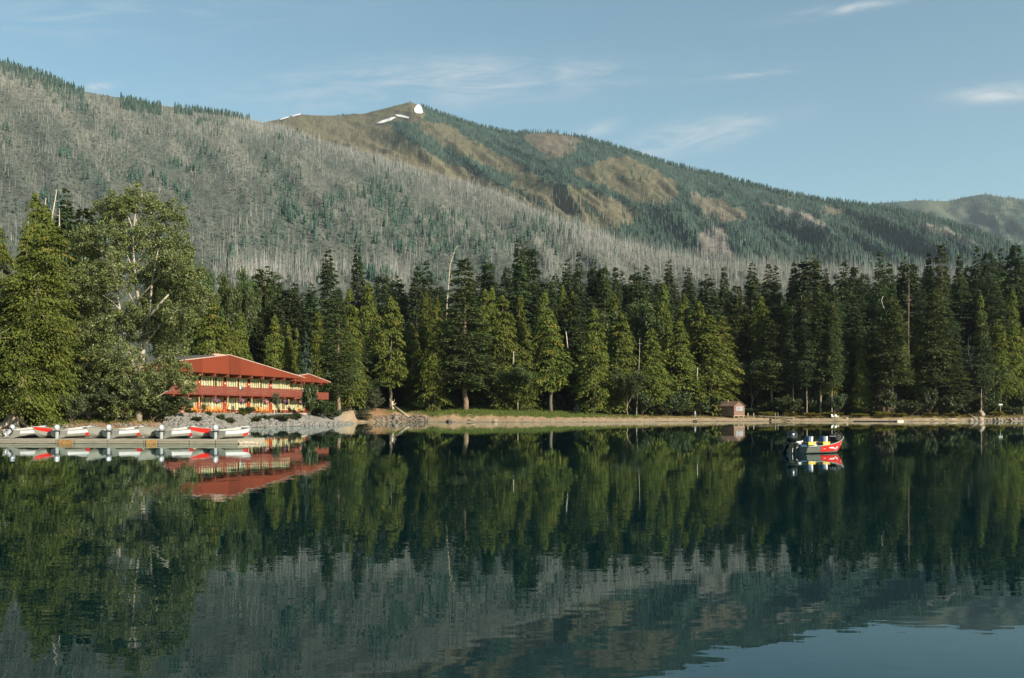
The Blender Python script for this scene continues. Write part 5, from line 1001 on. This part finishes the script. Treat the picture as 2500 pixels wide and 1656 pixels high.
V, f = diamonds(P, R.normal(0, 1, (n, 3)), R.normal(0, 1, (n, 3)), R.uniform(.4, .8, n), R.uniform(.25, .5, n)); tag(mesh_np('undergrowth', V, f, L_SHRUB, tint=R.random(n)), 'dim leafy undergrowth on the forest floor', 'undergrowth', kind='stuff')
# ------------------------------------------------------------------ the floating dock
m_dock = plain('weathered_dock', (.29, .262, .20), .9, scale=3, stretch=(.4, 1, 6), var=.3, bump=.2); m_rustw = plain('rust_brown_planks', (.34, .19, .07), .9, scale=5, var=.45)
m_alu = plain('dull_aluminium', (.27, .272, .24), .5, metal=.15, var=.12, scale=2); m_white = plain('white_boat_paint', (.62, .605, .625), .35, var=.05); m_bred = plain('boat_red', (.58, .025, .018), .3, var=.1, scale=2); m_inside = plain('boat_inside', (.36, .36, .33), .6, var=.2)
m_black = plain('black_cowl', (.008, .010, .012), .18, var=.1, spec=.6); m_silver = plain('silver_cowl', (.62, .63, .66), .25, metal=.55, var=.1); m_bluew = plain('blue_cowl', (.03, .10, .15), .3); m_yel = plain('yellow_strap', (.62, .40, .04), .5, var=.15); m_navy = plain('navy_vinyl', (.012, .05, .10), .5); m_rub = plain('rubber', (.02, .02, .02), .8)
A0, A1 = at(-260, 69.4), at(582, 66.8); du = (A1 - A0).normalized(); dang = math.atan2(du.y, du.x); LEN = (A1 - A0).length
dock = empty('dock', A0, dang); edges = [0]
cuts = [-260, -60, 137, 181, 262, 350, 386, 462, 526, 582]
ts = [((at(c, 69.4 - 2.6 * (c + 260) / 842) - A0)).length for c in cuts]
for k in range(len(ts) - 1):
    b = MB(); x0, x1 = ts[k] + .03, ts[k + 1] - .03; brown = cuts[k] in (137, 350)
    for j in range(3): b.box(x0, x1, -.02 - .02 * (j % 2), .06, -.12 + j * .14, .005 + j * .14)
    for j in range(14): b.box(x0, x1, .08 + j * .36, .08 + j * .36 + .345, .25, .296)
    b.box(x0, x1, .08, 5.1, -.1, .245)
    o = b.build('float_section', m_dock, dock)
    if brown: MB().box(x0 + .2, x1 - .05, -.09, -.045, -.05, .26).build('bumper_board', m_rustw, dock)
b = MB(); [b.bar((LEN + .05 + .35 * k, -.05 + .1 * k, .06), (LEN + .5 + .35 * k, .4, .16 - .02 * k), .12, .08) for k in range(4)]; b.box(LEN, LEN + 1.25, 0, .35, -.08, .05); b.build('broken_end', bark_dead, dock)
for x, y in ((ts[2], 5.2), (ts[4], 5.2), (ts[6], 5.2)): MB().tube([(x, y, -1), (x, y, .9)], .09, 8).build('mooring_post', bark_dead, dock)
tag(dock, 'long low weathered floating dock carrying the row of small boats', 'dock')

# ------------------------------------------------------------------ small boats
class Hull:
    """stations along x from the transom to the bow; each gives keel, chine and gunwale"""
    def __init__(s, L, B, zt, zb, flat=.55): s.L, s.B, s.zt, s.zb, s.flat = L, B, zt, zb, flat
    def half(s, u): return s.B / 2 * (1 - max(0, (u - .35) / .65) ** 2.3) * (.93 + .07 * min(1, u / .3)) + .012
    def side(s, u, v, sgn=1, off=0.0):
        """v 0 at the keel line, .35 at the chine, 1 at the gunwale"""
        h = s.half(u); g = s.zt + (s.zb - s.zt) * u ** 2.0; rk = max(0, (u - .55) / .45) ** 2; kz = .40 * g * max(0, (u - .7) / .3) ** 2; czz = .14 + .22 * rk * g / .8 + kz * .3
        ch = h * (.84 - .3 * rk)
        if v <= .35: w = v / .35; y = ch * w; z = kz + (czz - kz) * w ** 1.3
        else: w = (v - .35) / .65; y = ch + (h - ch) * w ** .8; z = czz + (g - czz) * w
        x = u * s.L * (1 - .0) - (1 - min(1, z / g)) * .13 * s.L * rk
        return Vector((x, sgn * (y + off), z))
    def patch(s, u0, u1, v0, v1, sgn, off, nu=14, nv=4):
        return [[s.side(u0 + (u1 - u0) * i / nu, v0 + (v1 - v0) * j / nv, sgn, off) for j in range(nv + 1)] for i in range(nu + 1)]
def rig(H_, root, hullm, topm, topv, stripe=None, benches=(.2, .48, .72), gun=m_alu):
    b = MB()
    for sg in (-1, 1): b.grid(H_.patch(0, 1, 0, topv, sg, 0, 18, 8))
    tr = [H_.side(0, v, 1) for v in np.linspace(0, 1, 9)]; b.add(tr + [Vector((p.x, -p.y, p.z)) for p in tr[::-1]], [tuple(range(18))]); hull = b.build('hull', hullm, root, smooth=False)
    for sg in (-1, 1):
        MB().grid(H_.patch(0, 1, topv, 1, sg, .004, 18, 3)).build('topside', topm, root)
        if stripe: u0, u1, v0, v1, sm = stripe; MB().grid(H_.patch(u0, u1, v0, v1, sg, .012, 10, 3)).build('side_stripe', sm, root)
        b = MB(); b.tube([H_.side(u, 1, sg, .01) + Vector((0, 0, .01)) for u in np.linspace(0, 1, 15)], .028, 6); b.build('gunwale', gun, root, smooth=True)
    b = MB(); rows = [[H_.side(u, v, sg) * 1 + Vector((.02 if u == 0 else 0, -sg * .03, .03)) for sg, v in [(-1, .98), (-1, .6), (-1, .36), (-1, .1), (1, .1), (1, .36), (1, .6), (1, .98)]] for u in np.linspace(.004, .94, 14)]
    b.grid(rows).build('inside', m_inside, root)
    for u in benches:
        h = H_.half(u) * .70; z = H_.zt * .62; MB().box(u * H_.L - .14, u * H_.L + .14, -h, h, z - .16, z).build('bench', m_inside, root)
    bw = H_.side(.985, 1, 1); MB().add([H_.side(.80, .99, 1), H_.side(1, 1, 1), H_.side(.80, .99, -1)], [(0, 1, 2)]).build('bow_deck', topm, root)
    MB().tube([Vector((bw.x - .04, 0, bw.z)), Vector((bw.x - .04, 0, bw.z + .09))], .03, 6).build('bow_cleat', m_rub, root)
def outboard(root, loc, tilt, s, cowlm, legm, capm=None):
    o = empty('outboard_motor', loc); o.parent = root; o.scale = (s, s, s); o.rotation_euler = (0, tilt, 0)
    b = MB(); prof = [(.02, .10, .15), (.06, .15, .2), (.2, .165, .235), (.33, .15, .22), (.42, .10, .16), (.44, .03, .05)]
    b.grid([[(-.16 + .02 * z + r2 * math.cos(a), r1 * math.sin(a), .1 + z) for a in np.linspace(0, 2 * math.pi, 15)] for z, r1, r2 in prof]); b.build('cowl', cowlm, o, smooth=True)
    MB().box(-.36, .05, -.135, .135, .06, .12).build('cowl_base', capm or m_rub, o, bevel=.02)
    MB().add([(-.26, -.05, .1), (.0, -.05, .1), (.0, .05, .1), (-.26, .05, .1), (-.22, -.03, -.62), (-.06, -.03, -.62), (-.06, .03, -.62), (-.22, .03, -.62)], [(0, 1, 2, 3), (4, 7, 6, 5), (0, 4, 5, 1), (1, 5, 6, 2), (2, 6, 7, 3), (3, 7, 4, 0)]).build('leg', legm, o)
    MB().tube([(-.34, 0, -.56), (-.1, 0, -.56), (.02, 0, -.56)], [.05, .06, .015], 8).build('gearcase', legm, o, smooth=True); MB().box(-.36, .0, -.12, .12, -.455, -.44).build('plate', legm, o); MB().add([(-.2, 0, -.6), (-.08, 0, -.6), (-.14, 0, -.78)], [(0, 1, 2)]).build('skeg', legm, o)
    b = MB()
    for a in (0, 2.09, 4.19): d = Vector((0, math.cos(a), math.sin(a))); c = Vector((-.37, 0, -.56)); e_ = Vector((0, -math.sin(a), math.cos(a))); b.add([c + d * .03, c + d * .12 + e_ * .05 + Vector((.03, 0, 0)), c + d * .14, c + d * .11 - e_ * .05 - Vector((.03, 0, 0))], [(0, 1, 2, 3)])
    b.build('propeller', legm, o); MB().box(.0, .1, -.08, .08, -.12, .12).build('clamp', m_rub, o); MB().tube([(.02, .02, .16), (.4, .06, .2)], .02, 6).build('tiller', m_rub, o); return o
TH = math.radians(90 - 22)
HB = Hull(4.1, 1.46, .56, .84)
def skiff(px, D, rev, topm, topv, stripe, motor=None, logo=False, z=.31):
    """px, D: middle of the transom, or of the bow tip for a boat lying bow out"""
    a_ = math.radians(float(np.interp(px, [30, 160, 280, 410, 545], [82, 80, 77, 74, 71]))); u_ = Vector((math.cos(a_), math.sin(a_), 0)); loc = at(px, D, z) + (u_ * HB.L if rev else Vector())
    r = empty('motor_boat' if motor else 'rowing_boat', loc, a_ + (math.pi if rev else 0))
    rig(HB, r, m_alu, topm, topv, stripe)
    if motor: outboard(r, (-.08, 0, .42), motor, 1.0, m_silver, m_silver, m_rub)
    if logo:
        for sg in (-1, 1):
            p = HB.side(.80, .46, sg, .03); b = MB(); b.add([p + Vector((.13 * math.cos(a), -sg * .05 * math.cos(a), .085 * math.sin(a))) for a in np.linspace(0, 6.28, 13)[:-1]], [tuple(range(12))]); b.build('round_emblem', m_white, r)
    return r
R_STR = (.60, .96, .42, .66, m_bred)
bs = {}
bs['A'] = skiff(28, 69.9, False, m_white, .64, (.52, .97, .34, .63, m_bred), motor=.95)
bs['C'] = skiff(144, 69.6, False, m_white, .64, (.52, .97, .34, .63, m_bred), motor=.05)
bs['E'] = skiff(270, 69.2, False, m_white, .64, (.52, .97, .34, .63, m_bred), motor=.05)
bs['G'] = skiff(399, 68.8, False, m_white, .64, (.52, .97, .34, .63, m_bred), motor=.05)
bs['I'] = skiff(531, 68.4, False, m_white, .64, (.52, .97, .34, .63, m_bred), motor=.05, logo=True)
bs['B'] = skiff(79, 68.9, True, m_alu, .70, (.66, .985, .66, .98, m_bred))
bs['D'] = skiff(211, 68.6, True, m_alu, .80, None)
bs['F'] = skiff(336, 68.2, True, m_alu, .80, None)
bs['H'] = skiff(462, 67.9, True, m_bred, .62, None)
b0 = skiff(-96, 70.2, False, m_white, .64, (.50, .97, .34, .63, m_bred), motor=.05)
LB = {'A': 'leftmost visible white-sided boat with its outboard tilted up', 'C': 'white-sided motor boat between the red-striped bow and the first plain grey bow', 'E': 'white-sided motor boat between the two plain grey bows', 'G': 'white-sided motor boat just left of the bright red boat', 'I': 'rightmost docked boat with red bow panel and round white emblem',
      'B': 'grey boat with short red bow stripe, bow out, third from the left', 'D': 'plain grey boat with pale bow tip, left one of two plain grey boats', 'F': 'plain grey boat, right one of the two plain grey boats', 'H': 'bright red and grey boat, bow out, beside the rightmost docked boat'}
for k, o in bs.items(): tag(o, LB[k], 'boat', 'small boats on the dock')
MB().box(4.0, 4.1, -.09, .09, .78, .85).build('bow_cap', m_white, bs['D']); tag(b0, 'white-sided boat cut off by the left picture edge', 'boat', 'small boats on the dock')

# ------------------------------------------------------------------ the red-bowed fishing boat
HM = Hull(3.6, 1.62, .46, .90); D0 = 5103 / 99.5
mbt = empty('fishing_boat', at(1944, D0, -.10), math.radians(90 - 42)); mbt.rotation_euler = (0, 0, math.radians(32)); m_hull = plain('worn_dark_hull', (.13, .14, .125), .45, metal=.1, var=.25, scale=3)
rig(HM, mbt, m_hull, m_hull, .55, None, benches=(.22,), gun=m_alu)
for sg in (-1, 1):
    MB().grid(HM.patch(.27, .992, .30, .97, sg, .014, 14, 4)).build('red_side_panel', m_bred, mbt)
    def pt(u, v): return HM.side(u, v, sg, .024)
    b = MB()
    b.add([pt(.29, .68), pt(.48, .80), pt(.56, .74), pt(.60, .50), pt(.57, .62), pt(.52, .66)], [(0, 1, 2, 4, 5), (2, 3, 4)])
    b.add([pt(.60, .50), pt(.605, .66), pt(.66, .76), pt(.85, .80), pt(.84, .66), pt(.66, .62)], [(0, 1, 2, 5), (2, 3, 4, 5)]); b.add([pt(.86, .82), pt(.96, .86), pt(.95, .80), pt(.865, .72)], [(0, 1, 2, 3)])
    b.build('white_swoosh', m_white, mbt)
    b = MB()
    for k in range(7): u = .675 + .022 * k; b.add([pt(u, .65) + Vector((0, sg * .006, 0)), pt(u + .013, .66) + Vector((0, sg * .006, 0)), pt(u + .013, .76) + Vector((0, sg * .006, 0)), pt(u, .75) + Vector((0, sg * .006, 0))], [(0, 1, 2, 3)])
    b.build('lettering', m_bred, mbt)
outboard(mbt, (-.10, 0, .50), .04, 1.42, m_black, m_black, m_black); ob = mbt.children[-1]
MB().add([(-.40, -.09, .20), (-.38, -.11, .40), (-.355, -.11, .40), (-.375, -.08, .12)], [(0, 1, 2, 3)]).build('white_flash', m_white, ob); MB().add([(-.2, -.172, .36), (.02, -.16, .46), (.02, -.16, .5), (-.2, -.172, .40)], [(0, 1, 2, 3)]).build('silver_flash', m_silver, ob)
outboard(mbt, (-.05, .5, .46), .5, .75, m_black, m_black, m_black)
def seat(x, y, lab):
    s = empty('boat_seat', (x, y, .40)); s.parent = mbt
    MB().tube([(0, 0, -.25), (0, 0, .02)], .05, 8).build('pedestal', m_rub, s); MB().box(-.22, .22, -.23, .23, .02, .12).build('cushion', m_navy, s, bevel=.04)
    MB().grid([[(-.22 + .05 * w_ + .03, .24 * math.sin(a) * (1 - .45 * w_ ** 2), .12 + .48 * w_) if False else ((-.20 + .16 * w_ + .10 * math.cos(a)), .24 * math.sin(a) * (1 - .4 * w_ ** 2), .12 + .46 * w_) for a in np.linspace(0, 6.28, 13)] for w_ in (0, .3, .6, .85, 1.0)]).build('backrest', m_navy, s, smooth=True)
    MB().grid([[(.0 + .12 * w_ + .09 * math.cos(a), -.10 + .16 * math.sin(a) * (1 - .4 * w_ ** 2), .14 + .42 * w_) for a in np.linspace(0, 6.28, 11)] for w_ in (0, .3, .6, .9, 1.0)]).build('side_pad', m_white, s, smooth=True)
    b = MB(); [b.box(-.25, .26, -.25, .25, z, z + .045) for z in (.13, .23)]; [b.box(-.255, .265, y_ - .025, y_ + .025, .12, .285) for y_ in (-.22, -.02, .2)]; b.build('strap', m_yel, s)
seat(.95, .05, ''); seat(1.95, -.05, '')
b = MB(); b.box(2.75, 3.15, -.28, .22, .70, 1.02); b.build('black_bag', m_rub, mbt, bevel=.06); MB().tube([(2.5, .1, .7), (3.2, .15, 1.12), (3.5, .1, .95)], .05, 8).build('trolling_motor', m_rub, mbt, smooth=True); b = MB(); [b.box(2.72 - .004, 2.74, -.2 + .14 * k, -.12 + .14 * k, .93, .98) for k in range(3)]; b.build('bag_tags', m_white, mbt)
MB().box(.45, 1.4, .38, .52, .30, .52).build('rod_locker', m_white, mbt, bevel=.02); MB().tube([(.1, .74, .60), (1.2, .80, .62), (1.9, .80, .66)], .10, 8).build('rolled_cover', plain('pale_canvas', (.55, .53, .52), .8), mbt, smooth=True); MB().box(.0, .5, -.3, .5, .42, .55).build('fuel_box', m_navy, mbt, bevel=.03)
tag(mbt, 'moored fishing boat with red bow panel, black outboard and blue yellow seats', 'boat')

# ------------------------------------------------------------------ the brown hut
m_hut = plain('brown_boards', (.165, .105, .08), .85, scale=3, stretch=(.3, .3, 6), var=.2); m_hutr = plain('brown_shingles', (.15, .095, .065), .9, scale=5, var=.3)
hd_ = 248.0; hut = empty('hut', at(1792, hd_, 1.3), math.radians(40)); hw_, hl = 2.15, 5.6
MB().prism([(0, 0), (2 * hw_, 0), (2 * hw_, 2.5), (hw_, 3.55), (0, 2.5)], 0, hl).build('wall', m_hut, hut)
for x0, z0, x1, z1, nm in ((-.35, 2.36, hw_, 3.62, 0), (hw_, 3.62, 2 * hw_ + .35, 2.36, 1)): MB().add([(x0, -.25, z0), (x1, -.25, z1), (x1, hl + .3, z1), (x0, hl + .3, z0), (x0, -.25, z0 + .09), (x1, -.25, z1 + .09), (x1, hl + .3, z1 + .09), (x0, hl + .3, z0 + .09)], [(0, 1, 2, 3), (4, 7, 6, 5), (0, 4, 5, 1), (1, 5, 6, 2), (2, 6, 7, 3), (3, 7, 4, 0)]).build('roof', m_hutr, hut)
MB().box(-.05, 2 * hw_ + .05, -.06, -.005, 0, .12).build('sill_board', m_trim, hut)
for x in (.9, 1.9, 2.75):
    w = MB(); w.box(x, x + .7, -.07, -.004, 1.35, 1.43).box(x, x + .7, -.07, -.004, 2.22, 2.3).box(x, x + .07, -.07, -.004, 1.43, 2.22).box(x + .63, x + .7, -.07, -.004, 1.43, 2.22); f = w.build('window', m_white, hut); MB().box(x + .07, x + .63, -.035, -.008, 1.43, 2.22).build('pane', plain('sky_glass', (.20, .24, .28), .05, var=.1, spec=1), f)
for x, y in ((.3, .3), (hw_, .3), (2 * hw_ - .3, .3), (.3, hl - .3), (2 * hw_ - .3, hl - .3)): MB().box(x - .12, x + .12, y - .12, y + .12, -.9, -.003).build('pile', bark_dead, hut)
MB().tube([(hw_ - .4, 3.2, 3.3), (hw_ - .4, 3.2, 4.1)], .12, 8).build('chimney', m_trim, hut)
tag(hut, 'small brown gabled hut on short piles at the edge of the beach', 'hut')

# ------------------------------------------------------------------ odds and ends of the far beach
def lawn(px, lab):
    c = empty('lawn_chair', at(px, sD(px, 6.8), gz(px, sD(px, 6.8))), .3); MB().box(-.3, .3, -.3, .28, .36, .41).build('seat', m_lamp, c); b = MB(); [b.bar((-.25 + .125 * k, .26, .38), (-.28 + .14 * k, .5, 1.0), .10, .03, (0, 1, 0)) for k in range(5)]; b.build('backrest', m_lamp, c)
    for sx in (-1, 1): MB().box(sx * .33 - .05, sx * .33 + .05, -.35, .35, .57, .60).build('armrest', m_lamp, c); MB().box(sx * .33 - .03, sx * .33 + .03, -.33, -.25, 0, .57).build('leg', m_lamp, c); MB().box(sx * .33 - .03, sx * .33 + .03, .25, .33, 0, .57).build('leg', m_lamp, c)
    tag(c, lab, 'chair', 'white chairs on the beach')
lawn(2035, 'left of two white chairs on the far beach'); lawn(2043, 'right of two white chairs on the far beach')
f = empty('float', at(2085, sD(2085, -1.5), 0)); e = at(2186, sD(2186, -1.5), 0) - f.location; MB().bar((0, 0, .02), e + Vector((0, 0, .02)), 2.2, .34).build('deck', plain('wet_dark_planks', (.02, .024, .026), .7), f); b = MB(); [b.tube([e * (k / 11) + Vector((0, -1.16, -.1)), e * (k / 11) + Vector((0, -1.16, .26))], .05, 5) for k in range(12)]; b.build('fender_post', m_rub, f)
MB().box(e.x, e.x + 1.5, e.y - 1.2, e.y + 1.0, -.1, .30).build('end_box', plain('cream_end_box', (.80, .72, .55), .7, var=.06), f, bevel=.03); tag(f, 'dark low float with a cream box at its right end', 'float')
p_ = empty('gangway', at(1852, sD(1852, 6.5), gz(1852, sD(1852, 6.5)))); e = at(1940, sD(1940, 5), gz(1940, sD(1940, 5))) - p_.location; MB().bar((0, 0, .45), e + Vector((0, 0, .35)), 1.3, .12).build('deck', m_dock, p_); [MB().tube([e * k + Vector((0, s_, -.6)), e * k + Vector((0, s_, h_))], .06, 6).build('post', bark_dead, p_) for k, s_, h_ in ((.05, -.7, .35), (.45, -.7, 1.3), (.52, -.7, 1.4), (.95, -.7, .3), (.5, .7, .4))]; MB().bar((2.0, -.5, .3), (6.5, -5.0, -.75), .12, .12).build('ramp_pole', m_rub, p_); tag(p_, 'grey plank gangway lying on the beach right of the brown hut', 'gangway')
bu = empty('buoy', at(1881, sD(1881, 1.2), .35)); MB().grid([[(.34 * math.cos(a) * math.cos(p), .34 * math.sin(a) * math.cos(p), .34 * math.sin(p)) for a in np.linspace(0, 6.28, 13)] for p in np.linspace(-1.57, 1.57, 8)]).build('ball', m_rub, bu, smooth=True); MB().tube([(0, 0, .3), (0, 0, .45)], .05, 6).build('ring', m_rub, bu); tag(bu, 'black ball buoy grounded in front of the gangway', 'buoy')
bu2 = empty('mooring_block', at(1697, sD(1697, .4), .1)); MB().box(-.5, .5, -.3, .3, -.3, .25).build('block', m_rub, bu2, bevel=.08); MB().tube([(0, 0, .2), (0, 0, .5)], .05, 6).build('ring', m_rub, bu2); tag(bu2, 'dark mooring block at the water edge below the standing person', 'block')
sg_ = empty('signboard', at(2443, sD(2443, 13), gz(2443, sD(2443, 13)))); MB().box(-.5, .5, -.03, .03, 2.9, 3.25).build('board', m_white, sg_); MB().box(-.05, .05, .0305, .12, 0, 3.2).build('post', bark_dead, sg_); tag(sg_, 'small white board fixed high beside a trunk near the right edge', 'sign')
for px, lab in ((1840, 'short pale post just right of the brown hut'), (1826, 'short post touching the right side of the brown hut')):
    q = empty('post', at(px, sD(px, 9), gz(px, sD(px, 9)))); MB().box(-.11, .11, -.11, .11, -.3, 1.0).build('post_shaft', bark_pale, q); MB().box(-.13, .13, -.13, .13, 1.0, 1.06).build('cap', bark_dead, q); q.name = 'wooden_post'; tag(q, lab, 'post')

# one label never stands for two things
seen = {}
for o in SC.objects:
    if o.parent is None and 'label' in o:
        if o['label'] in seen: print('SAME LABEL', o['label'])
        seen[o['label']] = 1
